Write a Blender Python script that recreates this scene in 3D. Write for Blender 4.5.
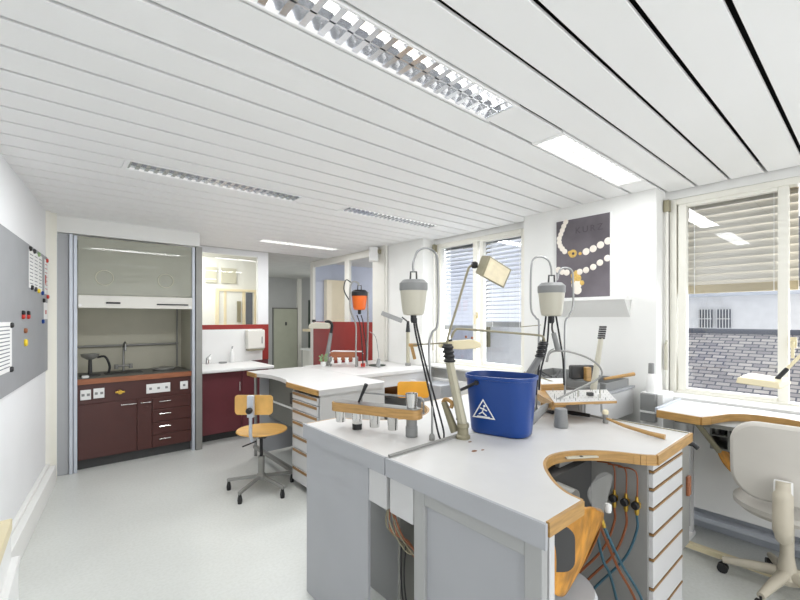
import bpy, math, random
from mathutils import Vector, Matrix
random.seed(7)
C = bpy.context.scene.collection
for o in list(bpy.data.objects): bpy.data.objects.remove(o)
S = bpy.context.scene
PI = math.pi
# ---------------------------------------------------------------- camera
# world: +X runs towards the window wall along the ceiling slats, +Y runs down the room; eye height 1.52 m
EYE = 1.52; FPX = 410.0; YAW = math.atan(481 / 410.0)
FW = (math.cos(YAW), math.sin(YAW)); RT = (math.sin(YAW), -math.cos(YAW))
cam = bpy.data.objects.new('camera', bpy.data.cameras.new('camera')); C.objects.link(cam)
cam.data.sensor_width = 36; cam.data.lens = 36 * FPX / 800; cam.data.shift_y = 18 / 800
cam.data.clip_start = 0.02; cam.location = (0, 0, EYE)
cam.rotation_euler = (PI / 2, 0, YAW - PI / 2)
S.camera = cam
S.view_settings.view_transform = 'Standard'; S.view_settings.look = 'None'
S.view_settings.gamma = 1; S.view_settings.use_curve_mapping = False
S.view_settings.exposure = 0.14
# ---------------------------------------------------------------- world, daylight and fill lights
w = bpy.data.worlds.new('sky'); S.world = w; w.use_nodes = True
nt = w.node_tree; nt.nodes.clear()
wo = nt.nodes.new('ShaderNodeOutputWorld'); bg = nt.nodes.new('ShaderNodeBackground')
bg.inputs[0].default_value = (0.95, 0.97, 1.0, 1); bg.inputs[1].default_value = 1.15
nt.links.new(bg.outputs[0], wo.inputs[0])
def area(name, loc, direction, sx, sy, power, col=(1, 1, 1)):
    l = bpy.data.lights.new(name, 'AREA'); l.shape = 'RECTANGLE'; l.size = sx; l.size_y = sy
    l.energy = power; l.color = col
    o = bpy.data.objects.new(name, l); C.objects.link(o); o.location = loc
    o.rotation_euler = Vector(direction).to_track_quat('-Z', 'Y').to_euler()
    return o
area('daylight_near_window', (4.35, 0.2, 1.9), (-1, 0, -0.25), 1.5, 1.6, 50, (0.95, 0.97, 1))
area('daylight_far_window', (4.35, 3.0, 1.7), (-1, 0, -0.2), 1.3, 1.5, 75, (0.95, 0.97, 1))
area('fill_room_behind', (0.9, -2.6, 1.5), (-0.05, 1, 0.06), 3.6, 1.9, 38, (0.99, 0.99, 1))  # fill light added behind the camera to brighten the room
area('light_back_office', (5.3, 5.6, 2.2), (-1, 0, -0.3), 1.4, 0.8, 10, (1, 0.97, 0.92))  # area light inside the office, aimed at the glazed partition
area('fill_side_room', (1.5, 6.5, 2.40), (0.3, 0.3, -1), 0.8, 0.5, 14, (1, 0.96, 0.88))  # fill added under the ceiling to brighten the room behind the basin glass
area('fill_corridor', (4.2, 7.6, 2.45), (0, 0.2, -1), 0.6, 0.6, 18, (1, 1, 0.94))  # fill added overhead to lift the corridor, no fixture modelled

def at(px, py, d):      # point seen at photo pixel (px, py), d metres down the lens axis
    l = (px - 400) / FPX * d
    return Vector((d * FW[0] + l * RT[0], d * FW[1] + l * RT[1], EYE - (py - 318) * d / FPX))
def on(px, py, z):      # point at photo pixel on the horizontal plane z
    return at(px, py, FPX * (EYE - z) / (py - 318))

# ---------------------------------------------------------------- materials
M = {}
def mat(name, col, rough=0.5, metal=0.0, var=0.04, scale=6, bump=0.0, emit=0, coat=0, stretch=None, spec=0.5):
    m = bpy.data.materials.new(name); m.use_nodes = True; n = m.node_tree; b = n.nodes['Principled BSDF']
    b.inputs['Roughness'].default_value = rough; b.inputs['Metallic'].default_value = metal
    b.inputs['Specular IOR Level'].default_value = spec
    if coat: b.inputs['Coat Weight'].default_value = coat; b.inputs['Coat Roughness'].default_value = 0.15
    tc = n.nodes.new('ShaderNodeTexCoord'); mp = n.nodes.new('ShaderNodeMapping')
    if stretch: mp.inputs['Scale'].default_value = stretch
    nz = n.nodes.new('ShaderNodeTexNoise'); nz.inputs['Scale'].default_value = scale; nz.inputs['Detail'].default_value = 5
    cr = n.nodes.new('ShaderNodeValToRGB')
    cr.color_ramp.elements[0].position = 0.3; cr.color_ramp.elements[1].position = 0.7
    cr.color_ramp.elements[0].color = tuple(max(0, c * (1 - var)) for c in col) + (1,)
    cr.color_ramp.elements[1].color = tuple(min(1, c * (1 + var)) for c in col) + (1,)
    L = n.links.new
    L(tc.outputs['Object'], mp.inputs[0]); L(mp.outputs[0], nz.inputs['Vector'])
    L(nz.outputs[0], cr.inputs[0]); L(cr.outputs[0], b.inputs['Base Color'])
    if bump:
        bp = n.nodes.new('ShaderNodeBump'); bp.inputs['Strength'].default_value = bump; bp.inputs['Distance'].default_value = 0.01
        L(nz.outputs[0], bp.inputs['Height']); L(bp.outputs[0], b.inputs['Normal'])
    if emit:
        b.inputs['Emission Color'].default_value = tuple(col) + (1,); b.inputs['Emission Strength'].default_value = emit
    M[name] = m; return m
def s(r, g, b):         # sRGB 0-255 to linear
    return tuple((c / 255 / 12.92) if c <= 10 else ((c / 255 + 0.055) / 1.055) ** 2.4 for c in (r, g, b))
def glass(name, tint=(1, 1, 1), refl=1.0, opac=0.0, oc=(0.8, 0.8, 0.8), base=0.0, rough=0.02):
    m = bpy.data.materials.new(name); m.use_nodes = True; n = m.node_tree; n.nodes.clear(); L = n.links.new
    out = n.nodes.new('ShaderNodeOutputMaterial'); tr = n.nodes.new('ShaderNodeBsdfTransparent'); tr.inputs[0].default_value = tint + (1,)
    gl = n.nodes.new('ShaderNodeBsdfGlossy'); gl.inputs['Roughness'].default_value = rough
    fr = n.nodes.new('ShaderNodeFresnel'); fr.inputs[0].default_value = 1.45
    mu = n.nodes.new('ShaderNodeMath'); mu.operation = 'MULTIPLY_ADD'; mu.inputs[1].default_value = refl; mu.inputs[2].default_value = base
    df = n.nodes.new('ShaderNodeBsdfDiffuse'); df.inputs[0].default_value = oc + (1,)
    ge = n.nodes.new('ShaderNodeNewGeometry'); iv = n.nodes.new('ShaderNodeMath'); iv.operation = 'SUBTRACT'; iv.inputs[0].default_value = 1
    mb_ = n.nodes.new('ShaderNodeMath'); mb_.operation = 'MULTIPLY'; L(ge.outputs['Backfacing'], iv.inputs[1])
    m0 = n.nodes.new('ShaderNodeMixShader'); m0.inputs[0].default_value = opac
    L(tr.outputs[0], m0.inputs[1]); L(df.outputs[0], m0.inputs[2])
    mx = n.nodes.new('ShaderNodeMixShader'); L(fr.outputs[0], mu.inputs[0]); L(mu.outputs[0], mb_.inputs[0]); L(iv.outputs[0], mb_.inputs[1]); L(mb_.outputs[0], mx.inputs[0])
    L(m0.outputs[0], mx.inputs[1]); L(gl.outputs[0], mx.inputs[2]); L(mx.outputs[0], out.inputs[0])
    M[name] = m; return m
mat('wall', s(235, 235, 232), 0.85, var=0.012, scale=3)
mat('wall_blue', s(238, 239, 240), 0.7, var=0.01, scale=3)
mat('office_wall_reflection', s(186, 192, 208), 0.7)  # bluish tint paints in the reflection on the partition glass
mat('cream', s(228, 226, 218), 0.45, var=0.015)
mat('window_paint', s(236, 234, 224), 0.4, var=0.01)
mat('ceiling_panel', s(246, 246, 245), 0.55, var=0.01, scale=2)
mat('ceiling_gap', s(30, 30, 30), 0.9)
mat('ceiling_plain', s(214, 214, 210), 0.9)
mat('laminate', s(214, 213, 211), 0.32, var=0.02, scale=9)
mat('bench_grey', s(174, 176, 180), 0.5, var=0.025, scale=4)
mat('bench_white', s(208, 208, 208), 0.45, var=0.015)
mat('bench_frame', s(172, 173, 172), 0.5, var=0.02)
mat('inner_grey', s(118, 118, 112), 0.6, var=0.03)
mat('housing_shade', s(150, 150, 147), 0.5, var=0.03)  # darker bench_grey, shade on the drawer side painted in
mat('dark_grey', s(62, 62, 62), 0.6)
mat('black', s(28, 28, 30), 0.45)
mat('rubber', s(38, 38, 40), 0.75)
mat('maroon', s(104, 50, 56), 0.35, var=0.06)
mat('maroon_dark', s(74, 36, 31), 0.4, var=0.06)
mat('red_panel', s(150, 42, 36), 0.45, var=0.06)
mat('fume_back', s(198, 195, 178), 0.6, var=0.03)
mat('alu', s(198, 203, 212), 0.4, 0.25, var=0.03)
mat('steel', s(156, 157, 156), 0.28, 0.9, var=0.05)
mat('chrome', s(215, 215, 212), 0.14, 1.0, var=0.03)
mat('mirror_metal', s(220, 222, 226), 0.22, 0.9, var=0.02)
mat('grey_metal', s(150, 150, 146), 0.45, 0.3, var=0.05)
mat('grey_plastic', s(136, 137, 136), 0.5)
mat('pale_plastic', s(194, 190, 174), 0.4, var=0.02)
mat('white_plastic', s(238, 238, 236), 0.35, var=0.01)
mat('lamp_cream', s(226, 214, 178), 0.4, var=0.03)
mat('olive_metal', s(146, 140, 116), 0.45, 0.2, var=0.05)
mat('arm_cream', s(178, 173, 152), 0.45, 0.1, var=0.06)
mat('orange', s(212, 98, 28), 0.35, var=0.04)
mat('blue', s(13, 62, 136), 0.3, var=0.05)
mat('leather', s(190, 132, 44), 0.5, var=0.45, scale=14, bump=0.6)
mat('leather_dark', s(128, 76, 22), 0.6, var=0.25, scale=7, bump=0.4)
mat('wood', s(182, 142, 84), 0.45, var=0.2, scale=5, stretch=(2, 2, 22), coat=0.2)
mat('grip', s(152, 118, 76), 0.5, var=0.15)
mat('wood_red', s(150, 92, 60), 0.45, var=0.2, scale=5, stretch=(2, 2, 22))
mat('chair_wood', s(222, 172, 92), 0.35, var=0.1, scale=4, stretch=(12, 2, 2), coat=0.3)
mat('chair_orange', s(240, 176, 62), 0.4, var=0.05)
mat('brass', s(196, 160, 72), 0.3, 0.9)
mat('chair_white', s(206, 202, 194), 0.6, var=0.02)
mat('chair_beige', s(198, 190, 172), 0.45, var=0.03)
mat('seat_white', s(214, 216, 218), 0.5)
mat('pinboard', s(158, 160, 163), 0.5, var=0.03)
mat('paper', s(238, 238, 236), 0.7)
mat('print', s(120, 124, 130), 0.7)
mat('red', s(190, 52, 40), 0.4); mat('yellow', s(236, 206, 48), 0.4); mat('green', s(140, 164, 120), 0.5)
mat('poster', s(106, 100, 106), 0.5, var=0.35, scale=2.5)
mat('pearl', s(240, 232, 220), 0.3, var=0.06); mat('gold_print', s(214, 178, 96), 0.4, var=0.2, scale=60)
mat('ink', s(74, 68, 74), 0.5)
mat('blue_hose', s(44, 86, 102), 0.45); mat('orange_hose', s(138, 78, 42), 0.5)
mat('felt', s(236, 226, 196), 0.9)
mat('blind', s(196, 191, 180), 0.5, var=0.03); mat('blind_rail', s(178, 164, 134), 0.5)
mat('blind_white', s(176, 178, 184), 0.5, var=0.03)
mat('ext_wall', s(236, 236, 236), 0.9); mat('ext_dark', s(96, 100, 110), 0.7)
mat('curtain', s(236, 222, 190), 0.8); mat('door_green', s(170, 172, 156), 0.6); mat('dark_green', s(40, 58, 48), 0.5)
mat('tube_on', (1.0, 0.98, 0.94), 0.5, emit=9); mat('diffuser_on', (1.0, 0.99, 0.96), 0.4, emit=1.5)
mat('tube_dim', (1.0, 0.97, 0.9), 0.5, emit=2.4)
mat('lens', s(232, 220, 190), 0.25, var=0.08, scale=30)
glass('glass', (0.97, 0.985, 0.98), 1.0); glass('sash_glass', (0.9, 0.93, 0.88), 0.5, opac=0.55, oc=s(200, 200, 188))
glass('plastic_bag', (0.93, 0.93, 0.92), 1.0, opac=0.16, oc=(.6,.6,.58), base=0.03, rough=0.18)
glass('window_glass', (0.96, 0.97, 0.985), 1.0, base=0.05)
def floor_mat():
    m = mat('lino', s(213, 215, 211), 0.3, var=0.05, scale=1.3); n = m.node_tree; b = n.nodes['Principled BSDF']; L = n.links.new
    cr = [x for x in n.nodes if x.type == 'VALTORGB'][0]
    n2 = n.nodes.new('ShaderNodeTexNoise'); n2.inputs['Scale'].default_value = 55; n2.inputs['Detail'].default_value = 3
    tc = [x for x in n.nodes if x.type == 'TEX_COORD'][0]; L(tc.outputs['Object'], n2.inputs['Vector'])
    r2 = n.nodes.new('ShaderNodeValToRGB'); r2.color_ramp.elements[0].color = (0.94, 0.94, 0.93, 1); r2.color_ramp.elements[1].color = (1, 1, 1, 1)
    r2.color_ramp.elements[0].position = 0.35; r2.color_ramp.elements[1].position = 0.6
    mx = n.nodes.new('ShaderNodeMix'); mx.data_type = 'RGBA'; mx.blend_type = 'MULTIPLY'; mx.inputs[0].default_value = 1
    L(n2.outputs[0], r2.inputs[0]); L(cr.outputs[0], mx.inputs[6]); L(r2.outputs[0], mx.inputs[7]); L(mx.outputs[2], b.inputs['Base Color'])
floor_mat()
def slate_mat():
    m = mat('slate', s(140, 138, 142), 0.7); n = m.node_tree; b = n.nodes['Principled BSDF']; L = n.links.new
    br = n.nodes.new('ShaderNodeTexBrick'); tc = n.nodes.new('ShaderNodeTexCoord'); mp = n.nodes.new('ShaderNodeMapping')
    mp.inputs['Rotation'].default_value = (0, 0, PI / 2)
    br.inputs['Scale'].default_value = 1; br.inputs['Brick Width'].default_value = 0.18; br.inputs['Row Height'].default_value = 0.08
    br.inputs['Mortar Size'].default_value = 0.010; br.inputs['Mortar'].default_value = s(96, 98, 108) + (1,)
    br.inputs['Color1'].default_value = s(204, 198, 192) + (1,); br.inputs['Color2'].default_value = s(150, 146, 148) + (1,)
    L(tc.outputs['Object'], mp.inputs[0]); L(mp.outputs[0], br.inputs['Vector']); L(br.outputs['Color'], b.inputs['Base Color'])
slate_mat()

# ---------------------------------------------------------------- mesh helpers
ORG = {}
class MB:
    def __init__(s_): s_.v = []; s_.f = []; s_.m = []; s_.mi = 0
    def add(s_, vs, fs):
        k = len(s_.v); s_.v += [tuple(x) for x in vs]
        for f in fs: s_.f.append(tuple(i + k for i in f)); s_.m.append(s_.mi)
        return s_
    def box(s_, a, b):
        x0, y0, z0 = a; x1, y1, z1 = b
        x0, x1 = min(x0, x1), max(x0, x1); y0, y1 = min(y0, y1), max(y0, y1); z0, z1 = min(z0, z1), max(z0, z1)
        return s_.add([(x0,y0,z0),(x1,y0,z0),(x1,y1,z0),(x0,y1,z0),(x0,y0,z1),(x1,y0,z1),(x1,y1,z1),(x0,y1,z1)],
                      [(3,2,1,0),(4,5,6,7),(0,1,5,4),(1,2,6,5),(2,3,7,6),(3,0,4,7)])
    def obox(s_, c, size, ux, uy=None):      # oriented box: ux = its long axis, uy = hint for its second axis
        ux = Vector(ux).normalized(); uy = Vector(uy if uy is not None else (0, 0, 1)); uz = ux.cross(uy)
        if uz.length < 1e-5: uy = Vector((0, 1, 0)); uz = ux.cross(uy)
        uz.normalize(); uy = uz.cross(ux); c = Vector(c); a, b, d = [q / 2 for q in size]
        vs = [c + ux * (i * a) + uy * (j * b) + uz * (k * d) for k in (-1, 1) for i, j in ((-1,-1),(1,-1),(1,1),(-1,1))]
        return s_.add(vs, [(3,2,1,0),(4,5,6,7),(0,1,5,4),(1,2,6,5),(2,3,7,6),(3,0,4,7)])
    def prism(s_, pts, z0, z1):
        n = len(pts); A = sum(pts[i][0]*pts[(i+1)%n][1]-pts[(i+1)%n][0]*pts[i][1] for i in range(n))
        if A < 0: pts = pts[::-1]
        vs = [(p[0], p[1], z0) for p in pts] + [(p[0], p[1], z1) for p in pts]
        return s_.add(vs, [tuple(range(n))[::-1], tuple(range(n, 2*n))] + [(i, (i+1)%n, n+(i+1)%n, n+i) for i in range(n)])
    def tube(s_, pts, r, n=10, cap=True):
        pts = [Vector(p) for p in pts]; rs = r if isinstance(r, (list, tuple)) else [r] * len(pts)
        up = None; rings = []
        for i, p in enumerate(pts):
            t = (pts[min(i+1, len(pts)-1)] - pts[max(i-1, 0)]).normalized()
            if up is None: up = t.cross(Vector((0, 0, 1)) if abs(t.z) < 0.9 else Vector((1, 0, 0))).normalized()
            else: up = (up - t * up.dot(t)).normalized()
            q = t.cross(up); rings.append([p + (up * math.cos(2*PI*k/n) + q * math.sin(2*PI*k/n)) * rs[i] for k in range(n)])
        vs = [v for rg in rings for v in rg]; fs = []
        for i in range(len(pts)-1):
            for k in range(n): fs.append((i*n+k, i*n+(k+1)%n, (i+1)*n+(k+1)%n, (i+1)*n+k))
        if cap: fs += [tuple(range(n))[::-1], tuple((len(pts)-1)*n+k for k in range(n))]
        return s_.add(vs, fs)
    def lathe(s_, c, prof, axis=(0, 0, 1), n=24, sx=1, sy=1, ref=None, close=True):   # prof: (radius, height) pairs
        c = Vector(c); az = Vector(axis).normalized()
        ax = Vector(ref) if ref is not None else (Vector((1, 0, 0)) if abs(az.x) < 0.9 else Vector((0, 1, 0)))
        ax = (ax - az * ax.dot(az)).normalized(); ay = az.cross(ax); vs = []
        for r, h in prof:
            for k in range(n):
                a = 2*PI*k/n; vs.append(c + ax*(math.cos(a)*r*sx) + ay*(math.sin(a)*r*sy) + az*h)
        fs = [(i*n+k, i*n+(k+1)%n, (i+1)*n+(k+1)%n, (i+1)*n+k) for i in range(len(prof)-1) for k in range(n)]
        if close: fs += [tuple(range(n))[::-1], tuple((len(prof)-1)*n+k for k in range(n))]
        return s_.add(vs, fs)
    def slab(s_, c, uw, uh, prof, t, bend=0):     # rounded plate: outline prof in (w,h), thickness t, bent back by bend*w^2
        c = Vector(c); uw = Vector(uw).normalized(); uh = Vector(uh).normalized(); un = uw.cross(uh)
        n = len(prof); vs = []
        for k in (0, 1):
            for a, b in prof: vs.append(c + uw*a + uh*b + un*(t*(k-0.5) + bend*a*a))
        for k in (0, 1): vs.append(c + un*(t*(k-0.5)))
        fs = [(i, (i+1)%n, n+(i+1)%n, n+i) for i in range(n)]
        fs += [((i+1)%n, i, 2*n) for i in range(n)] + [(n+i, n+(i+1)%n, 2*n+1) for i in range(n)]
        return s_.add(vs, fs)
    def build(s_, name, m, parent=None, bev=0, sub=0, smooth=True, ang=38):
        me = bpy.data.meshes.new(name); off = Vector(ORG.get(parent.name, (0,0,0))) if parent else Vector((0,0,0))
        me.from_pydata([tuple(Vector(v) - off) for v in s_.v], [], s_.f)
        ms = m if isinstance(m, (list, tuple)) else [m]
        for q in ms: me.materials.append(M[q])
        me.polygons.foreach_set('material_index', s_.m); me.update()
        if smooth:
            me.polygons.foreach_set('use_smooth', [True]*len(me.polygons)); me.set_sharp_from_angle(angle=math.radians(ang))
        o = bpy.data.objects.new(name, me); C.objects.link(o)
        if parent: o.parent = parent; ORG[o.name] = tuple(off)
        if sub:
            q = o.modifiers.new('subdivision', 'SUBSURF'); q.levels = q.render_levels = sub
        if bev:
            q = o.modifiers.new('bevel', 'BEVEL'); q.width = bev; q.segments = 2; q.limit_method = 'ANGLE'; q.angle_limit = math.radians(50)
        return o
def thing(name, label, cat, loc=(0, 0, 0), group=None, kind=None):
    o = bpy.data.objects.new(name, None); C.objects.link(o); o.location = loc; o.empty_display_size = 0.1
    ORG[o.name] = tuple(loc)
    if kind: o['kind'] = kind
    else: o['label'] = label; o['category'] = cat
    if group: o['group'] = group
    return o
def tag(o, label, cat, group=None, kind=None):
    o['label'] = label; o['category'] = cat
    if group: o['group'] = group
    if kind: o['kind'] = kind
    return o
def struct(o): o['kind'] = 'structure'; return o
def copy_tree(o, loc=None, rz=None, parent=None):
    c = o.copy(); C.objects.link(c)
    if parent: c.parent = parent
    for ch in list(o.children): copy_tree(ch, parent=c)
    if loc is not None: c.location = loc
    if rz is not None: c.rotation_euler = (0, 0, rz)
    return c
def arc(c, r, a0, a1, u, v, n=10):
    c = Vector(c); u = Vector(u); v = Vector(v)
    return [c + u*(r*math.cos(a0+(a1-a0)*i/n)) + v*(r*math.sin(a0+(a1-a0)*i/n)) for i in range(n+1)]
def smooth_path(pts, n=6):          # Catmull-Rom
    P = [Vector(p) for p in pts]; P = [P[0]*2-P[1]] + P + [P[-1]*2-P[-2]]; out = []
    for i in range(1, len(P)-2):
        for k in range(n):
            t = k/n; a, b, c, d = P[i-1:i+3]
            out.append(0.5*((2*b)+(c-a)*t+(2*a-5*b+4*c-d)*t*t+(3*b-a-3*c+d)*t**3))
    return out + [P[-2]]
def rrect(w, h, r, n=5):
    pts = []
    for cx, cy, a in ((w/2-r, h/2-r, 0), (-w/2+r, h/2-r, PI/2), (-w/2+r, -h/2+r, PI), (w/2-r, -h/2+r, 1.5*PI)):
        for i in range(n+1): pts.append((cx+r*math.cos(a+PI/2*i/n), cy+r*math.sin(a+PI/2*i/n)))
    return pts
CR = Vector((RT[0], RT[1], 0)); UP = Vector((0, 0, 1))
# ================================================================= SETTING
struct(MB().box((-1.3, -2.7, -0.1), (6.2, 10, 0)).build('floor', 'lino'))
H = 2.5; P0 = 0.89; PIT = 0.194; GAP = 0.019
lights = {1: [(0.40, 1.66), (2.06, 3.24)], 11: [(0.35, 1.58), (1.98, 3.16)], 21: [(1.99, 3.15)]}
c_ = MB()
for j in range(-18, 26):
    y0 = P0 + PIT*j + GAP/2; y1 = y0 + PIT - GAP
    xs = -1.2; segs = []
    for a, b in lights.get(j, []): segs.append((xs, a)); xs = b
    segs.append((xs, 3.66))
    for a, b in segs: c_.box((a + 0.001, y0, H), (b - 0.001, y1, H + 0.015))
cl = struct(c_.build('ceiling', 'ceiling_panel', bev=0.002))
struct(MB().box((-1.3, -2.75, H + 0.09), (3.9, 5.96, H + 0.14)).build('ceiling_backing', 'ceiling_gap'))
struct(MB().box((-0.9, 5.96, H), (6.2, 10, H + 0.1)).build('ceiling_corridor', 'ceiling_plain'))
struct(MB().box((3.62, 4.36, 2.47), (6.2, 5.96, 2.6)).build('ceiling_office', 'ceiling_plain'))
def xl(y): return -0.228 + 0.125*(y - 3.394)
struct(MB().prism([(xl(-2.7), -2.7), (xl(5.1), 5.1), (xl(5.1)-.2, 5.1), (xl(-2.7)-.2, -2.7)], 0, 2.62).build('wall_left', 'wall_blue'))
# window wall with two openings and two piers
r = MB()
r.box((3.68, -2.7, 0), (3.95, 3.75, 0.93)); r.box((3.68, -2.7, 2.44), (3.95, 3.75, 2.62))
r.box((3.68, 1.08, 0.93), (3.95, 2.35, 2.44)); r.box((3.68, 3.63, 0.93), (3.95, 3.75, 2.44)); r.box((3.68, -2.7, 0.93), (3.95, -0.9, 2.44))
r.box((3.48, 1.10, 0), (3.68, 2.235, 2.62)); r.box((3.48, 3.65, 0), (3.95, 4.36, 2.62))
struct(r.build('wall_right', 'wall'))
struct(MB().box((3.44, 4.36, 0), (3.60, 4.63, 2.5)).build('trim_1', 'cream'))
struct(MB().box((xl(4.9)-.02, 4.94, 0), (0.0, 5.12, 2.5)).box((0.0, 5.0, 0), (0.045, 5.12, 2.5)).build('trim_2', 'window_paint'))
struct(MB().box((-0.02, 5.10, 2.345), (1.31, 5.16, 2.5)).build('trim_3', 'wall'))
struct(MB().box((-0.3, 5.97, 0), (1.34, 6.05, 2.5)).build('wall_back', 'wall'))
# boxed duct along the left wall
d = MB(); d.prism([(xl(2.4), 2.4), (xl(4.94), 4.94), (xl(4.94)+.075, 4.94), (xl(2.4)+.07, 2.4)], 0, 0.165)
d.prism([(xl(2.4), 2.4), (xl(4.94), 4.94), (xl(4.94)+.03, 4.94), (xl(2.4)+.03, 2.4)], 0.165, 0.19)
struct(d.build('baseboard_left', 'wall', bev=0.004))
# ---- windows
def window(name, y0, y1, z0, z1, panes, handles=()):
    t = thing(name, None, None, (3.70, (y0+y1)/2, z0), kind='structure')
    fw = 0.045
    f_ = MB()
    f_.box((3.69, y0, z0), (3.79, y0+fw, z1)); f_.box((3.69, y1-fw, z0), (3.79, y1, z1))
    f_.box((3.69, y0+fw, z1-fw), (3.79, y1-fw, z1)); f_.box((3.69, y0+fw, z0), (3.79, y1-fw, z0+0.03))
    f_.build('window_frame', 'window_paint', t, bev=0.004)
    for a, b, za, zb in panes:
        sh = MB(); k = 0.055
        sh.box((3.70, a-k, za-k), (3.755, a, zb+k)); sh.box((3.70, b, za-k), (3.755, b+k, zb+k))
        sh.box((3.70, a, za-k), (3.755, b, za)); sh.box((3.70, a, zb), (3.755, b, zb+k))
        so = sh.build('sash', 'window_paint', t, bev=0.006)
        MB().box((3.735, a, za), (3.741, b, zb)).build('pane', 'window_glass', so)
    for y, z in handles:
        h_ = MB().box((3.685, y-.016, z-.035), (3.70, y+.016, z+.035)).tube([(3.69, y, z), (3.655, y, z), (3.65, y, z-.10)], 0.009)
        h_.build('handle', 'lamp_cream', t)
    return t
window('window_1', -0.92, 1.075, 0.93, 2.44, [(0.449, 0.966, 0.985, 2.372), (-0.25, 0.25, 0.985, 2.372), (-0.86, -0.36, .985, 2.372)], [(0.37, 1.36)])
window('window_2', 2.355, 3.625, 0.95, 2.44, [(2.415, 2.90, 1.02, 2.375), (3.05, 3.56, 1.02, 2.385)], [(2.98, 1.55)])
def sill(n, y0, y1, z): struct(MB().box((3.50, y0, z-.03), (3.69, y1, z)).build(n, 'white_plastic', bev=.006))
sill('trim_4', -0.92, 1.09, 0.945); sill('trim_5', 2.25, 3.64, 0.955)
def blind(y0, y1, ztop, zbot, pitch, tilt, m, railm, label, x=3.84):
    t = thing('window_blind', label, 'blind', (x, (y0+y1)/2, zbot), group=None)
    b = MB(); z = ztop - 0.03
    while z > zbot + 0.05:
        b.obox((x, (y0+y1)/2, z), (y1-y0, 0.062, 0.0025), (0, 1, 0), (math.sin(tilt), 0, math.cos(tilt))); z -= pitch
    b.build('slats', m, t)
    MB().box((x-.02, y0, zbot), (x+.02, y1, zbot+.065)).build('bottom_rail', railm, t, bev=.004)
    MB().box((x-.03, y0, ztop-.02), (x+.03, y1, ztop+.03)).build('head_rail', railm, t)
    c = MB()
    for yy in (y0+.12, y1-.12): c.box((x-.035, yy-.002, zbot), (x-.033, yy+.002, ztop))
    c.build('ladder_cord', 'white_plastic', t)
blind(0.36, 1.06, 2.42, 1.71, 0.056, 0.35, 'blind', 'blind_rail', 'taupe slatted blind lowered halfway behind the near right window')
blind(-0.9, 0.35, 2.42, 1.71, 0.056, 0.35, 'blind', 'blind_rail', 'taupe slatted blind behind the right window casement at the photo edge')
blind(2.38, 2.97, 2.42, 1.42, 0.047, 0.85, 'blind_white', 'grey_plastic', 'pale slatted blind over right casement of the far window pair')
blind(2.99, 3.61, 2.42, 1.37, 0.047, 0.75, 'blind_white', 'grey_plastic', 'pale slatted blind over left casement of the far window pair')
# pipe and gearing in the window corners
def rod(y, lab, x=3.63, z0=0.95):
    t = thing('blind_crank', lab, 'blind crank', (x, y, z0))
    MB().tube([(x, y, z0), (x, y, 2.36)], 0.011).build('rod', 'cream', t)
    MB().box((x-.02, y-.02, 2.34), (x+.03, y+.02, 2.43)).build('gear_box', 'olive_metal', t, bev=.004)
    MB().tube([(x-.02, y, 1.12), (x-.02, y, 1.32)], 0.012).tube([(x-.02, y, 1.32), (x+.01, y, 1.36)], 0.01).build('crank_handle', 'pale_plastic', t)
rod(1.045+.03, 'cream blind crank rod in corner left of the near right window'); rod(3.60, 'cream blind crank rod in corner left of the far window pair')
# ---- the neighbours outside
nr = thing('slate_roof', 'grey slate tiled roof seen low through the near right window', 'roof', (7, 1, -1))
MB().add([(4.6, -5, -1.2), (4.6, 4.2, -1.2), (9.0, 4.2, 1.27), (9.0, -5, 1.27), (4.6, -5, -1.4), (4.6, 4.2, -1.4), (9.1, 4.2, 1.1), (9.1, -5, 1.1)],
         [(0, 3, 2, 1), (4, 5, 6, 7), (0, 1, 5, 4), (1, 2, 6, 5), (2, 3, 7, 6), (3, 0, 4, 7)]).build('tiles', 'slate', nr)
MB().box((8.95, -5, 1.22), (9.2, 4.2, 1.33)).build('ridge_cap', 'ext_dark', nr, bev=.03)
MB().lathe((6.7, 2.05, 0.0), [(0.07, 0), (0.07, 0.14), (0.01, 0.2)], n=10).build('roof_vent', 'ext_dark', nr)
nb = thing('neighbour_building', 'white rendered building with barred windows behind the slate roof', 'building', (12.5, 3, 0))
MB().box((12.5, -8, -2), (12.9, 14, 2.05)).build('wall', 'ext_wall', nb)
MB().box((12.2, -8, 2.05), (13.2, 14, 2.2)).build('eave', 'alu', nb)
MB().add([(12.2, -8, 2.2), (12.2, 14, 2.2), (15, 14, 4.2), (15, -8, 4.2)], [(0, 3, 2, 1)]).build('roof', 'ext_dark', nb)
for y in (2.71, 2.35):
    wn = MB().box((12.44, y, 1.28), (12.5, y+.28, 1.73)).build('window', 'ext_dark', nb)
    b = MB()
    for i in range(5): b.box((12.40, y+.02+i*.058, 1.27), (12.43, y+.034+i*.058, 1.74))
    b.box((12.40, y, 1.49), (12.43, y+.28, 1.51)); b.build('bars', 'white_plastic', wn)
gb = thing('dormer_roof', 'small sloping grey roof at the lower left behind the near window', 'roof', (10.5, 4.2, 1))
MB().add([(10.2, 3.0, 1.3), (10.2, 6.5, 1.3), (10.2, 6.5, 3.2), (10.8, 3.0, 1.3), (10.8, 6.5, 1.3), (10.8, 6.5, 3.2)], [(0,1,2),(5,4,3),(0,2,5,3),(1,0,3,4),(2,1,4,5)]).build('gable', 'slate', gb)
fb = thing('shuttered_facade', 'pale facade with brown louvred shutters outside the far window pair', 'building', (7.2, 8, -2))
MB().box((7.2, 4.25, -2), (7.5, 13.5, 6)).build('wall', 'ext_wall', fb)
for y in (5.45, 7.3):
    b = MB(); b.box((7.12, y, 0.9), (7.2, y+.7, 3.2))
    for i in range(22): b.obox((7.1, y+.35, 1.0+i*.1), (0.6, 0.07, 0.012), (0, 1, 0), (0.7, 0, 0.7))
    b.build('shutter', 'olive_metal', fb)

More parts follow.
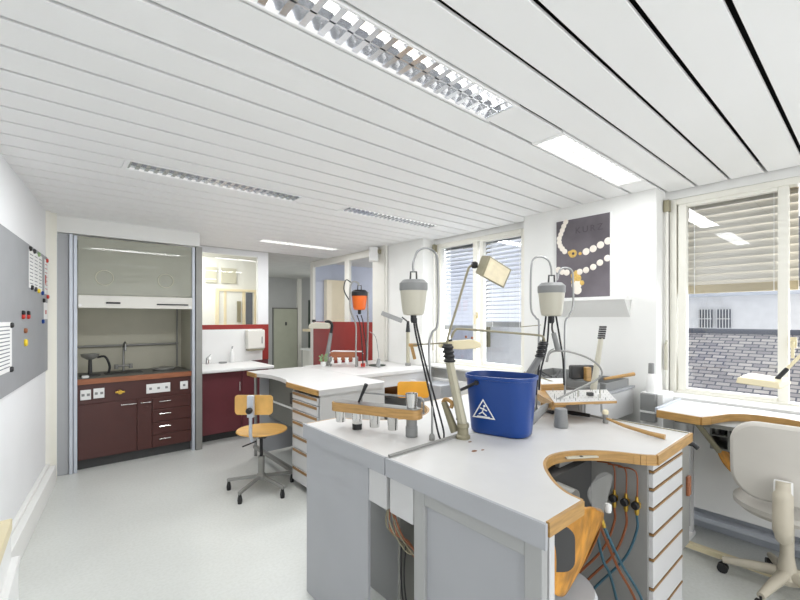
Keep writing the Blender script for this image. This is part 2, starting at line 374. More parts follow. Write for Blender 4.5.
# ================================================================= FAR END
# partition behind the washbasin
p = MB(); p.box((1.34, 6.0, 0), (2.5, 6.05, 1.36)); struct(p.build('wall_partition', 'maroon'))
struct(MB().box((1.34, 5.985, 1.36), (2.5, 6.06, 1.425)).box((2.40, 5.985, 0.9), (2.5, 6.0, 1.36)).build('trim_6', 'red_panel', bev=.003))
w3 = thing('window_3', None, None, (1.9, 6.02, 1.42), kind='structure')
MB().box((1.34, 5.99, 1.425), (1.52, 6.06, 2.5)).box((2.34, 5.99, 1.425), (2.5, 6.06, 2.5)).box((1.52, 5.99, 2.42), (2.34, 6.06, 2.5)).build('frame', 'wall_blue', w3, bev=.004)
MB().box((1.52, 6.02, 1.425), (2.34, 6.026, 2.42)).build('pane', 'glass', w3)
# side room beyond it
b = MB(); b.box((0.8, 7.0, 0), (2.76, 7.06, 2.5)); b.box((0.7, 6.05, 0), (0.8, 7.06, 2.5)); b.prism([(2.46, 6.05), (2.5, 6.05), (2.77, 7.0), (2.73, 7.0)], 0, 2.5)
struct(b.build('wall_side_room', 'wall'))
w4 = thing('window_4', None, None, (2.3, 6.97, 1.4), kind='structure')
b = MB()
for a in (2.03, 2.66): b.box((a, 6.96, 1.38), (a+.05, 7.0, 2.0))
b.box((2.08, 6.962, 1.96), (2.66, 7.0, 2.0)); b.box((2.08, 6.962, 1.38), (2.66, 7.0, 1.41)); b.build('frame', 'curtain', w4)
MB().box((2.08, 6.985, 1.41), (2.66, 6.999, 1.96)).build('reveal', 'wall', w4)
MB().box((2.16, 6.975, 1.41), (2.20, 6.99, 1.96)).box((2.46, 6.975, 1.41), (2.51, 6.99, 1.96)).build('mullion', 'curtain', w4)
MB().box((2.52, 6.975, 1.41), (2.63, 6.99, 1.95)).build('dark_pane', 'ext_dark', w4)
MB().box((2.37, 6.96, 1.45), (2.43, 6.98, 1.80)).build('hanging_cloth', 'olive_metal', w4)
for i, (a, c) in enumerate(((1.87, 2.05), (2.12, 2.36))):
    o = MB().box((a, 6.97, 2.09), (c, 7.0, 2.34)).build('window_%d' % (5+i), 'fume_back'); struct(o)
# corridor
struct(MB().box((2.5, 9.5, 0), (5.6, 9.6, 2.5)).box((4.8, 6.5, 0), (4.9, 9.5, 2.5)).build('wall_corridor', 'bench_frame'))
struct(MB().box((4.7, 9.44, 0), (4.8, 9.5, 2.5)).build('trim_7', 'cream'))
d1 = thing('door_1', None, None, (4.4, 9.46, 0), kind='structure')
MB().box((4.08, 9.44, 0), (4.68, 9.5, 1.74)).build('door_leaf', 'door_green', d1, bev=.006)
MB().box((4.06, 9.46, 0), (4.08, 9.5, 1.76)).box((4.06, 9.46, 1.74), (4.70, 9.5, 1.77)).build('door_frame', 'inner_grey', d1)
MB().box((4.36, 9.42, 1.34), (4.40, 9.44, 1.42)).build('door_handle', 'dark_grey', d1)
sh = thing('corridor_shelf', 'cream shelf unit with a dark opening at the corridor corner', 'shelf', (4.7, 8.7, 0))
MB().box((4.6, 8.4, 0), (4.8, 9.0, .76)).build('cabinet', 'cream', sh)
MB().box((4.55, 8.35, .76), (4.8, 9.02, .80)).build('top', 'white_plastic', sh)
MB().box((4.74, 8.4, .80), (4.79, 8.98, 1.95)).build('dark_panel', 'dark_green', sh)
MB().box((4.6, 8.4, 1.20), (4.8, 9.0, 1.26)).build('shelf', 'curtain', sh)
# glazed partition along x = 3.48
struct(MB().box((3.475, 4.63, 0), (3.515, 6.40, 1.46)).build('wall_partition_red', 'red_panel'))
w8 = thing('window_8', None, None, (3.5, 5.5, 1.46), kind='structure')
b = MB()
for a, c in ((6.40, 6.50), (5.28, 5.40), (4.60, 4.65)): b.box((3.47, a, 0 if a > 6 else 1.46), (3.52, c, 2.5))
b.box((3.474, 4.65, 2.40), (3.516, 5.28, 2.5)); b.box((3.474, 5.40, 2.40), (3.516, 6.40, 2.5)); b.build('frame', 'cream', w8, bev=.004)
for a, c in ((5.40, 6.40), (4.65, 5.28)): MB().box((3.5, a, 1.46), (3.506, c, 2.40)).build('pane', 'window_glass', w8)
struct(MB().box((5.5, 4.36, 0), (5.6, 6.5, 2.5)).box((3.55, 6.48, 0), (5.5, 6.54, 2.5)).build('wall_office', 'office_wall_reflection'))
tag(MB().box((3.72, 6.36, 0), (4.12, 6.46, 2.2)).build('office_curtain', 'curtain'), 'cream curtain panel behind the glazed red partition', 'curtain')
# speaker
sp = thing('wall_speaker', 'small white loudspeaker high on the pier beside the glazed partition', 'speaker', (3.38, 4.5, 2.35))
MB().obox((3.36, 4.50, 2.39), (0.12, 0.20, 0.10), (0.85, -0.5, 0), (0.2, 0, 1)).build('case', 'white_plastic', sp, bev=.012)
MB().box((3.38, 4.43, 2.40), (3.44, 4.47, 2.45)).build('bracket', 'olive_metal', sp)
struct(MB().tube([(3.462, 4.345, 0.95), (3.462, 4.345, 2.5)], 0.016).build('trim_8', 'cream'))

# ================================================================= FUME CUPBOARD
fc = thing('fume_cupboard', 'tall grey framed fume cupboard with raised glass sash and maroon base', 'fume cupboard', (0.7, 5.5, 0))
MB().box((0.05, 5.13, 0), (0.135, 5.95, 2.34)).build('side_panel', 'bench_grey', fc, bev=.003)
MB().box((1.325, 5.17, 0), (1.34, 5.95, 2.34)).build('side_panel', 'bench_grey', fc)
MB().box((0.137, 5.10, 0), (0.165, 5.20, 2.34)).box((0.17, 5.115, 0), (0.20, 5.2, 2.33)).build('frame_post', 'alu', fc, bev=.003)
MB().box((1.235, 5.115, 0), (1.265, 5.2, 2.33)).build('frame_post', 'alu', fc, bev=.003)
MB().box((1.27, 5.10, 0), (1.338, 5.16, 2.34)).build('frame_post', 'grey_metal', fc, bev=.003)
MB().box((0.2, 5.80, 0.86), (1.325, 5.83, 2.34)).box((0.135, 5.2, .9), (.20, 5.8, 2.34)).box((1.27, 5.2, .9), (1.325, 5.8, 2.34)).box((0.2, 5.2, 2.30), (1.27, 5.8, 2.34)).build('lining', 'fume_back', fc)
sa = MB().box((0.205, 5.135, 1.755), (1.235, 5.141, 2.33)).build('sash_glass', 'sash_glass', fc)
for x in (0.42, 0.97):
    MB().tube(arc((x, 5.13, 1.93), 0.075, 0, 2*PI, (1,0,0), (0,0,1), 24), 0.004, 6).build('porthole_ring', 'pale_plastic', sa)
br = MB().box((0.205, 5.11, 1.62), (1.235, 5.15, 1.75)).build('sash_rail', 'cream', fc, bev=.006)
MB().box((0.43, 5.098, 1.665), (0.55, 5.112, 1.683)).build('handle_slot', 'black', br)
MB().box((0.88, 5.098, 1.660), (1.19, 5.112, 1.674)).build('handle_slot', 'black', br)
for x in (0.22, 1.21): MB().lathe((x, 5.108, 1.645), [(0.014, 0), (0.014, 0.008)], (0, -1, 0), 12).build('bolt', 'white_plastic', br)
MB().tube([(0.21, 5.77, 1.20), (1.23, 5.77, 1.20)], 0.014).tube([(1.21, 5.74, 0.92), (1.21, 5.74, 2.2)], 0.010).build('scaffold_rod', 'grey_metal', fc)
ct = MB().box((0.2, 5.16, 0.875), (1.24, 5.8, 0.905)).build('counter', 'inner_grey', fc)
MB().box((0.2, 5.145, 0.855), (1.24, 5.16, 0.91)).build('wood_edge', 'wood_red', ct, bev=.003)
MB().box((0.45, 5.42, 0.905), (0.80, 5.62, 0.911)).build('sink_basin', 'dark_grey', ct)
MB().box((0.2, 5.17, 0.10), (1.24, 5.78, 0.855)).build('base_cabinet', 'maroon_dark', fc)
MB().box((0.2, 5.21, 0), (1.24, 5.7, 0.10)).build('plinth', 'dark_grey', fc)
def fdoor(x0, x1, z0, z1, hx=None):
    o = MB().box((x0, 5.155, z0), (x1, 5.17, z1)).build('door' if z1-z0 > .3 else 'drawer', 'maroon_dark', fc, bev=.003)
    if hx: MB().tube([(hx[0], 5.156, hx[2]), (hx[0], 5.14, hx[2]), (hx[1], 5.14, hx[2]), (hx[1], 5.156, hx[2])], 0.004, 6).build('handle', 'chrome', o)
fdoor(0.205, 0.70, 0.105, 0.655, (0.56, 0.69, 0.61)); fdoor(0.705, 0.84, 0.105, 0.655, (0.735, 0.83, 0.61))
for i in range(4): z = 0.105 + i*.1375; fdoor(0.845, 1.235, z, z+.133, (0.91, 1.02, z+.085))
for x0, x1, z0, z1, n in ((0.225, 0.31, .70, .80, 2), (0.33, 0.42, .705, .805, 2), (0.79, 1.02, .70, .80, 3), (1.12, 1.2, .71, .80, 1)):
    k = MB().box((x0, 5.158, z0), (x1, 5.17, z1)).build('socket_plate', 'white_plastic', fc, bev=.003)
    kk = MB()
    for i in range(n): kk.box((x0+(x1-x0)*(i+.5)/n-.012, 5.154, (z0+z1)/2-.012), (x0+(x1-x0)*(i+.5)/n+.012, 5.159, (z0+z1)/2+.012))
    kk.build('socket_insert', 'grey_plastic', k)
MB().tube([(0.55, 5.17, 0.75), (0.55, 5.12, 0.75)], 0.022, 12).tube([(0.51, 5.13, 0.75), (0.59, 5.13, 0.75)], 0.011).build('gas_knob', 'brass', fc)
# things standing in it
tp = thing('lab_faucet', 'swan neck chrome laboratory tap at the back of the fume cupboard', 'tap', (0.64, 5.66, .911))
MB().tube(smooth_path([(0.64, 5.66, .905), (0.64, 5.66, 1.15), (0.64, 5.62, 1.22), (0.64, 5.52, 1.24), (0.64, 5.50, 1.15)]), 0.011).build('spout', 'steel', tp)
MB().tube([(0.58, 5.66, 0.97), (0.70, 5.66, 0.97)], 0.013).lathe((0.57, 5.66, .94), [(0.02, 0), (0.02, .05)]).lathe((0.71, 5.66, .94), [(0.02, 0), (0.02, .05)]).build('valve_handle', 'grey_metal', tp)
kt = thing('test_apparatus', 'dark bench apparatus with a bowl and curved pipe at left of fume cupboard', 'apparatus', (0.30, 5.45, .905))
MB().lathe((0.32, 5.45, .905), [(0.09, 0), (0.09, .015), (.02, .02), (.015, .18)]).build('stand', 'dark_grey', kt)
MB().lathe((0.32, 5.45, 1.08), [(0.03, 0), (0.075, .03), (.085, .06), (.08, .06)]).build('bowl', 'grey_metal', kt)
MB().tube(smooth_path([(0.38, 5.45, 1.10), (0.45, 5.45, 1.10), (0.49, 5.45, 1.0), (0.48, 5.45, .92)]), 0.012).build('curved_pipe', 'black', kt)
tag(MB().lathe((1.02, 5.5, .905), [(0.10, 0), (0.12, .02), (0.12, .03), (.1, .03)]).build('hot_plate', 'grey_metal'), 'flat round metal dish at right in the fume cupboard', 'dish')
tag(MB().box((0.24, 5.24, .905), (0.30, 5.32, .93)).build('soap_dish', 'white_plastic', bev=.008), 'tiny white dish at front left corner of fume cupboard counter', 'dish')

# ================================================================= WASHBASIN UNIT
sc = thing('basin_cabinet', 'maroon washbasin base cabinet right of the fume cupboard', 'cabinet', (1.8, 5.6, 0))
MB().box((1.345, 5.32, 0.09), (2.15, 5.97, 0.855)).build('body', 'maroon', sc)
MB().box((1.345, 5.38, 0), (2.15, 5.9, 0.09)).build('plinth', 'dark_grey', sc)
for a, c in ((1.35, 1.86), (1.865, 2.145)):
    o = MB().box((a, 5.303, 0.10), (c, 5.32, 0.85)).build('door', 'maroon', sc, bev=.003)
    hx = 1.83
    if a < 1.5: MB().tube([(hx, 5.305, .59), (hx, 5.28, .60), (hx, 5.28, .71), (hx, 5.305, .72)], .006, 8).build('handle', 'chrome', o)
wt = MB().box((1.345, 5.17, 0.86), (2.24, 5.98, 0.9)); wtb = wt.build('basin_counter', 'white_plastic', bev=.012)
tag(wtb, 'white washbasin counter on the maroon cabinet', 'counter')
fa = thing('basin_faucet', 'small chrome mixer tap on the white washbasin counter', 'tap', (1.60, 5.86, 0.9))
MB().lathe((1.60, 5.86, .9), [(0.022, 0), (0.02, .07), (.015, .09)]).tube([(1.60, 5.86, .96), (1.60, 5.74, .985)], [.013, .009]).build('body', 'chrome', fa)
MB().tube([(1.60, 5.86, .99), (1.64, 5.84, 1.03)], .006).build('lever', 'chrome', fa)
sb_ = thing('soap_bottle', 'white soap bottle on the washbasin counter below the dispenser', 'bottle', (1.93, 5.88, .9))
MB().lathe((1.93, 5.88, .9), [(0.03, 0), (0.032, .02), (.03, .14), (.014, .17), (.012, .19)]).build('body', 'white_plastic', sb_)
MB().tube([(1.93, 5.88, 1.09), (1.93, 5.88, 1.12), (1.93, 5.84, 1.12)], .006).build('pump', 'grey_plastic', sb_)
tag(MB().lathe((1.80, 5.86, .9), [(0.05, 0), (0.055, .015), (.05, .02)]).build('soap_tray', 'steel'), 'low metal soap tray between the basin tap and soap bottle', 'tray')
struct(MB().box((1.345, 5.975, 0.9), (2.40, 6.0, 1.36)).build('trim_9', 'white_plastic'))
td = thing('towel_dispenser', 'cream paper towel dispenser on the wall above the washbasin', 'dispenser', (2.26, 5.9, 1.06))
MB().box((2.14, 5.86, 1.07), (2.40, 5.975, 1.35)).build('case', 'cream', td, bev=.02)
MB().box((2.15, 5.865, 1.05), (2.38, 5.96, 1.07)).build('towel_slot', 'olive_metal', td)
MB().box((2.345, 5.852, 1.15), (2.355, 5.862, 1.25)).build('level_window', 'grey_plastic', td)

# ================================================================= LEFT WALL
def lw(y, z, off=0.0): return Vector((xl(y) + off*0.992, y - off*.124, z))
ud = Vector((.124, .992, 0)).normalized()
def plate(mb, y0, y1, z0, z1, o0, o1):
    mb.add([lw(y0,z0,o0), lw(y1,z0,o0), lw(y1,z1,o0), lw(y0,z1,o0), lw(y0,z0,o1), lw(y1,z0,o1), lw(y1,z1,o1), lw(y0,z1,o1)],
           [(0,1,2,3),(7,6,5,4),(0,4,5,1),(1,5,6,2),(2,6,7,3),(3,7,4,0)]); return mb
tag(plate(MB(), 2.6, 4.90, 1.05, 2.065, 0.002, 0.02).build('pin_board', 'pinboard', bev=.002), 'large grey magnetic board on the left wall', 'board')
def sheet(y0, y1, z0, z1, lab, cat='paper', group=None, lines=0, deco=None):
    t = thing('paper_sheet', lab, cat, lw((y0+y1)/2, z0, .022), group)
    plate(MB(), y0, y1, z0, z1, .0205, .0225).build('sheet', 'paper', t)
    b = MB()
    for i in range(lines):
        z = z1 - (z1-z0)*(i+1.2)/(lines+1.5); plate(b, y0+.15*(y1-y0), y1-.15*(y1-y0), z-.003, z+.003, .0225, .0232)
    if deco: 
        for a in deco: plate(b, y0+a*(y1-y0)-.03, y0+a*(y1-y0)+.03, z0+.3*(z1-z0), z0+.55*(z1-z0), .0225, .0232)
    if b.v: b.build('print', 'red' if deco else 'print', t)
sheet(4.08, 4.25, 1.745, 2.030, 'first of three white pages pinned in a row, nearest the camera', lines=9)
sheet(4.26, 4.43, 1.745, 2.034, 'middle one of three white pages pinned in a row', lines=9)
sheet(4.44, 4.61, 1.74, 2.037, 'farthest of three white pages pinned in a row', lines=9)
sheet(4.73, 4.88, 1.73, 2.035, 'narrow printed strip at the upper far corner of the board', lines=7, deco=(.3,))
sheet(4.70, 4.88, 1.51, 1.655, 'small card with a red mark near the board far edge', 'card', deco=(.5,))
sheet(3.20, 3.555, 1.19, 1.495, 'white printed page low on the board at the photo left edge', lines=12)
def magnet(y, z, c, lab, r=.016):
    t = tag(MB().lathe(lw(y, z, .021), [(r, 0), (r, .010), (r*.7, .016)], (0.992, -.124, 0), 14).build('magnet', c), lab, 'magnet', 'magnets on the grey board')
for y, z, c, lab in ((4.10, 2.035, 'black', 'black magnet at top of the first pinned page'), (4.25, 2.035, 'dark_grey', 'dark magnet at top between first and middle pages'),
        (4.43, 2.035, 'green', 'green magnet at top between middle and farthest pages'), (4.16, 1.75, 'black', 'black magnet at foot of the first pinned page'),
        (4.30, 1.745, 'dark_grey', 'dark magnet at foot of the middle pinned page'), (4.43, 1.74, 'yellow', 'yellow magnet at foot between middle and farthest pages'),
        (4.60, 1.73, 'blue', 'blue magnet at foot of the farthest pinned page'), (4.82, 2.03, 'red', 'red magnet at top of the narrow strip'),
        (4.86, 1.71, 'red', 'red magnet at foot of the narrow strip'), (4.66, 1.67, 'black', 'black magnet above the small card'),
        (3.86, 1.53, 'red', 'red magnet, left of the upper free pair'), (4.03, 1.53, 'red', 'red magnet, right of the upper free pair'),
        (3.93, 1.43, 'wood_red', 'brown magnet in the middle of the free cluster'), (3.94, 1.345, 'yellow', 'yellow magnet at the bottom of the free cluster'),
        (3.86, 1.555, 'black', 'black magnet touching the left red one'), (4.03, 1.555, 'black', 'black magnet touching the right red one'),
        (4.62, 1.49, 'blue', 'blue magnet alone right of the free cluster'), (3.53, 1.475, 'black', 'black magnet at top of the low printed page'), (3.52, 1.20, 'black', 'black magnet at foot of the low printed page')):
    magnet(y, z, c, lab, .026 if c == 'yellow' and z < 1.4 else .018)
lc = thing('low_cabinet', 'low white cabinet against the left wall at the bottom left corner', 'cabinet', (-.3, 2.2, 0))
MB().prism([(-0.105, 2.42), (-0.15, 1.6), (xl(1.6)+.005, 1.6), (xl(2.42)+.005, 2.42)], 0, 0.46).build('body', 'white_plastic', lc, bev=.003)
MB().prism([(-0.100, 2.43), (-0.145, 1.59), (xl(1.6)+.005, 1.59), (xl(2.42)+.005, 2.43)], 0.46, 0.49).build('top', 'white_plastic', lc, bev=.003)
wbx = thing('wooden_box', 'pale wooden box with a dark slot at the lower left photo edge', 'box', (-.2, 2.2, .49))
MB().prism([(-0.128, 2.40), (-0.15, 1.95), (-0.32, 1.95), (-0.30, 2.40)], 0.49, 0.615).build('body', 'white_plastic', wbx, bev=.004)
MB().prism([(-0.124, 2.41), (-0.146, 1.94), (-0.324, 1.94), (-0.304, 2.41)], 0.615, 0.665).build('wooden_rim', 'lamp_cream', wbx, bev=.004)
MB().prism([(-0.16, 2.38), (-0.18, 2.02), (-0.27, 2.02), (-0.25, 2.38)], 0.664, 0.668).build('slot', 'black', wbx)

# ================================================================= CEILING LIGHTS
def lamp_in(t, x0, x1, ym, power):     # the fluorescent tubes' own light, leaving through the louvre
    l = bpy.data.lights.new('tube_light', 'AREA'); l.shape = 'RECTANGLE'; l.size = x1-x0-.08; l.size_y = .15; l.energy = power; l.color = (.97, .985, 1)
    o = bpy.data.objects.new('tube_light', l); C.objects.link(o); o.location = ((x0+x1)/2, ym, H-.006)
POW = {(1, .40): 4, (1, 2.06): 9, (11, .35): 20, (11, 1.98): 16, (21, 1.99): 14}
def louvre_light(x0, x1, j, lab, tube, n, open_=False, diff=False):
    y0 = P0 + PIT*j + .004; y1 = y0 + PIT - .008; ym = (y0+y1)/2
    t = thing('ceiling_light', lab, 'ceiling light', ((x0+x1)/2, ym, H), 'slim lights set flush between the ceiling slats')
    e = .012; lamp_in(t, x0, x1, ym, POW[(j, x0)])
    MB().box((x0, y0, H-.004), (x1, y0+e, H+.02)).box((x0, y1-e, H-.004), (x1, y1, H+.02)).box((x0, y0+e, H-.004), (x0+.03, y1-e, H+.02)).box((x1-.03, y0+e, H-.004), (x1, y1-e, H+.02)).build('frame', 'ceiling_panel', t, bev=.002)
    if diff:
        MB().box((x0+.03, y0+e, H+.022), (x1-.03, y1-e, H+.03)).build('diffuser', 'diffuser_on', t)
        b = MB()
        for i in range(n+1): xx = x0+.03+(x1-x0-.065)*i/n; b.box((xx, y0+e, H+.002), (xx+.004, y1-e, H+.018))
        b.box((x0+.03, ym-.002, H+.002), (x1-.03, ym+.002, H+.018)); b.build('louvre', 'white_plastic', t); return
    # reflector trough (two curved sides each side of a ridge), blades, tubes
    rf = MB()
    def wall(ya, yb):
        pts = [(ya, H+.012), (ya+(yb-ya)*.12, H+.045), (ya+(yb-ya)*.5, H+.075), (yb-(yb-ya)*.12, H+.045), (yb, H+.012)]
        for i in range(4):
            (a, za), (b, zb) = pts[i], pts[i+1]
            rf.add([(x0+.03, a, za), (x1-.03, a, za), (x1-.03, b, zb), (x0+.03, b, zb)], [(0,1,2,3)])
    wall(y0+e, y1-e)
    rf.build('reflector', 'mirror_metal', t)
    MB().tube([(x0+.05, ym, H+.05), (x1-.05, ym, H+.05)], .013, 10).build('tube', tube, t)
    b = MB()
    st = (x1-x0-.06)/n
    for i in range(n+1):
        x = x0+.03+st*i
        b.add([(x-.012, y0+e, H+.001), (x+.012, y0+e, H+.001), (x+.012, y1-e, H+.001), (x-.012, y1-e, H+.001), (x, y0+e, H+.034), (x, y1-e, H+.034)],
              [(3,2,1,0), (0,1,4), (2,3,5), (1,2,5,4), (3,0,4,5)])
    b.box((x0+.03, ym-.004, H+.001), (x1-.03, ym+.004, H+.03))
    b.build('louvre', 'mirror_metal', t, smooth=False)
louvre_light(0.40, 1.66, 1, 'large mirrored louvre light nearest the camera, at the top of the photo', 'tube_dim', 17)
louvre_light(2.06, 3.24, 1, 'white glowing panel light in front of the poster pier', 'tube_on', 16, diff=True)
louvre_light(0.35, 1.58, 11, 'mirrored louvre light in the ceiling in front of the fume cupboard', 'tube_dim', 22)
louvre_light(1.98, 3.16, 11, 'mirrored louvre light right of the fume cupboard one, before the far windows', 'tube_dim', 22)
louvre_light(1.99, 3.15, 21, 'glowing strip light farthest away, over the corridor opening', 'tube_on', 16, diff=True)

# ================================================================= WORKBENCHES
def cutdesk(name, lab, flip=None, cut=None):
    """goldsmith bench with a curved cut-out on its open side; y measured from the open side"""
    Y = (lambda y: y) if flip is None else (lambda y: flip - y)
    t = thing(name, lab, 'workbench', (1.8, Y(1.0), 0))
    cut = [(1.31, .632), (1.325, .69), (1.36, .745), (1.41, .80), (1.48, .862), (1.55, .905), (1.63, .928), (1.71, .92), (1.795, .88), (1.87, .815), (1.915, .75), (1.95, .68), (1.988, .632)]
    cut = [(q.x, q.y) for q in smooth_path([(a, b, 0) for a, b in cut], 3)]
    pts = [(1.085, .632)] + cut + [(2.515, .64), (2.515, 1.354), (1.085, 1.354)]
    top = MB().prism([(a, Y(b)) for a, b in pts], 0.89, 0.93).build('worktop', 'laminate', t, bev=.002)
    def edge(line, m, nm):
        e = MB(); n = len(line)
        for i in range(n-1):
            (ax, ay), (bx, by) = line[i], line[i+1]; dx, dy = bx-ax, by-ay; L = math.hypot(dx, dy); ox, oy = dy/L*.012, -dx/L*.012
            e.add([(ax, Y(ay), .885), (bx, Y(by), .885), (bx+ox, Y(by+oy), .885), (ax+ox, Y(ay+oy), .885), (ax, Y(ay), .929), (bx, Y(by), .929), (bx+ox, Y(by+oy), .929), (ax+ox, Y(ay+oy), .929)],
                  [(0,1,2,3), (7,6,5,4), (0,4,5,1), (1,5,6,2), (2,6,7,3), (3,7,4,0)])
        e.build(nm, m, top, smooth=False)
    edge([(1.097, .632)] + cut + [(2.515, .64)], 'wood', 'wood_edge')
    MB().prism([(1.073, Y(.62)), (1.085, Y(.62)), (1.085, Y(1.354)), (1.073, Y(1.354))], 0.855, 0.93).build('edge_band', 'bench_grey', top)
    # drawer unit
    z0 = .05
    MB().prism([(1.995, Y(.665)), (2.01, Y(.665)), (2.01, Y(1.34)), (1.995, Y(1.34))], z0, .885).prism([(2.42, Y(.665)), (2.435, Y(.665)), (2.435, Y(1.34)), (2.42, Y(1.34))], z0, .885).prism([(2.01, Y(1.32)), (2.42, Y(1.32)), (2.42, Y(1.34)), (2.01, Y(1.34))], z0, .885).prism([(2.01, Y(.70)), (2.42, Y(.70)), (2.42, Y(1.32)), (2.01, Y(1.32))], z0, .10).build('drawer_housing', 'housing_shade', t)
    zs = [.885, .835, .757, .672, .558, .447, .318, .19, .06]
    for i in range(8):
        a, b = zs[i+1], zs[i]
        dr = MB().prism([(2.012, Y(.648)), (2.418, Y(.648)), (2.418, Y(.668)), (2.012, Y(.668))], a+.014, b-.003).build('drawer', 'bench_white', t, bev=.002)
        MB().prism([(2.012, Y(.646)), (2.418, Y(.646)), (2.418, Y(.664)), (2.012, Y(.664))], a+.002, a+.010).build('grip_strip', 'grip', dr)
        MB().prism([(2.012, Y(.672)), (2.418, Y(.672)), (2.418, Y(1.0)), (2.012, Y(1.0))], a+.01, b-.02).build('drawer_box', 'bench_frame', dr)
    # left end
    if flip is None:
        fr = MB().box((1.09, .64, .05), (1.12, .70, .885)).box((1.09, 1.135, .05), (1.12, 1.195, .885)).box((1.09, .70, .80), (1.12, 1.135, .885)).box((1.09, .70, .05), (1.12, 1.135, .12)).build('panel_frame', 'bench_frame', t, bev=.003)
        MB().box((1.105, .70, .12), (1.115, 1.135, .80)).build('end_panel', 'bench_grey', t)
        MB().box((1.14, .645, 0.05), (1.17, .67, .885)).box((1.12, .68, .05), (1.135, 1.19, .885)).build('corner_post', 'bench_white', t, bev=.002)
        MB().box((1.09, 1.20, .70), (1.40, 1.345, .885)).build('upper_box', 'bench_white', t, bev=.003)
        MB().box((1.30, 1.00, .62), (1.99, 1.32, .64)).build('undershelf', 'dark_grey', t)
        MB().box((1.14, 1.335, .10), (1.99, 1.35, .885)).build('back_panel', 'inner_grey', t)
        MB().box((1.13, .665, .0), (1.19, 1.19, .05)).box((1.995, .68, 0), (2.43, 1.32, .05)).build('plinth', 'dark_grey', t)
    else:
        MB().prism([(1.085, 1.495), (1.10, 1.495), (1.10, 2.075), (1.085, 2.075)], .0, .885).build('end_panel', 'bench_grey', t, bev=.002)
        MB().box((1.09, 1.37, .70), (1.40, 1.495, .885)).build('upper_box', 'bench_white', t, bev=.003)
        MB().box((1.38, 1.40, .0), (1.40, 1.95, .885)).build('inner_panel', 'bench_frame', t)
        MB().box((1.995, 1.40, 0), (2.43, 2.04, .05)).build('plinth', 'dark_grey', t)
    return t
bA = cutdesk('workbench', 'nearest goldsmith bench with curved cut-out, wood edge and drawers facing camera')
bB = cutdesk('workbench', 'white bench backing onto the nearest one, carrying the wooden cup rack', flip=2.715)
# tool rail on the right end
rl = MB().box((2.437, .655, .34), (2.56, 1.30, .875)).build('tool_rail_panel', 'grey_metal', bA)
MB().tube([(2.54, .68, .86), (2.56, .64, .86), (2.57, .62, .84)], .012).build('rail_end', 'black', rl)
MB().tube([(2.56, .68, .42), (2.575, .66, .42), (2.575, .66, .84), (2.56, .68, .84)], .006, 8).build('rail_bow', 'steel', rl)
MB().box((2.50, .64, .60), (2.54, .655, .70)).build('tool_block', 'wood_red', rl, bev=.004)
MB().box((1.70, .915, .862), (1.86, .935, .885)).build('iron_plate', 'grey_metal', bA)
MB().box((1.49, .88, .63), (1.93, 1.28, .86)).build('inner_tray_housing', 'dark_grey', bA)
pd = Vector((.16, -.10, 0)).normalized()
pl_ = MB().obox((1.785, .861, .907), (.15, .005, .036), pd).build('edge_plate', 'fume_back', bA, bev=.001)
MB().obox((1.780, .857, .909), (.012, .006, .010), pd).build('screw', 'black', pl_)
MB().obox((1.403, .775, .907), (.05, .010, .010), (.65, .76, 0)).build('edge_slot', 'black', bA)
for sx_, sy_, rr in ((1.43, 1.17, .010), (1.47, 1.155, .006), (1.52, 1.27, .007)): MB().lathe((sx_, sy_, .9302), [(rr, 0), (rr, .0004)], n=9, sx=1.6).build('stain', 'leather_dark', bA)
gh = MB().tube([(1.60, .80, .78), (1.60, 1.0, .80)], .05, 16).build('lamp_drum', 'grey_metal', bA)
# hanging leather skin (curved sheet under the cut-out)
def skin(name, m, parent, rim, drop, lows, sag=.0, thick=.004):
    n = len(rim); V = []; F = []; R_ = 7
    cx = sum(q[0] for q in lows)/len(lows); cy = sum(q[1] for q in lows)/len(lows)
    for i, (x, y) in enumerate(rim):
        lx, ly, lz = lows[min(i, len(lows)-1)] if len(lows) == n else lows[int(i*(len(lows)-1)/(n-1)+.5)]
        for k in range(R_+1):
            u = k/R_; w_ = .006*math.sin(i*1.9+k*1.3)
            V.append((x+(lx-x)*u+w_, y+(ly-y)*u+w_, drop+(lz-drop)*u - sag*math.sin(PI*u)))
    for i in range(n-1):
        for k in range(R_): a = i*(R_+1)+k; F.append((a, a+1, a+R_+2, a+R_+1))
    o = MB().add(V, F).build(name, m, parent, sub=1); q = o.modifiers.new('thickness', 'SOLIDIFY'); q.thickness = thick
    return o
lows = [(1.34, .70, .62), (1.40, .72, .55), (1.46, .76, .50), (1.54, .80, .50), (1.62, .82, .54), (1.70, .80, .60), (1.76, .76, .66)]
ls = thing('leather_apron', 'orange leather catch skin hanging in the cut-out of the nearest bench', 'leather apron', (1.5, .8, .5))
g = [at(579, 506, 1.33), at(560, 520, 1.30)]
def quadstrip(rows): 
    V = [p for rw in rows for p in rw]; n = len(rows[0]); return V, [(i*n+k, i*n+k+1, (i+1)*n+k+1, (i+1)*n+k) for i in range(len(rows)-1) for k in range(n-1)]
rows = [[at(549, 548, 1.245), at(572, 510, 1.34), at(588, 505, 1.46), at(605, 509, 1.60)],
        [at(550, 560, 1.245), at(575, 530, 1.32), at(586, 522, 1.45), at(601, 522, 1.585)],
        [at(551, 575, 1.25), at(577, 552, 1.32), at(585, 544, 1.43), at(591, 543, 1.56)],
        [at(551, 588, 1.25), at(570, 574, 1.32), at(577, 568, 1.42), at(582, 565, 1.52)],
        [at(552, 594, 1.26), at(562, 597, 1.31), at(566, 592, 1.38), at(571, 583, 1.47)]]
V, F_ = quadstrip(rows); o = MB().add(V, F_).build('front_fold', 'leather', ls, sub=2); q = o.modifiers.new('t', 'SOLIDIFY'); q.thickness = .005
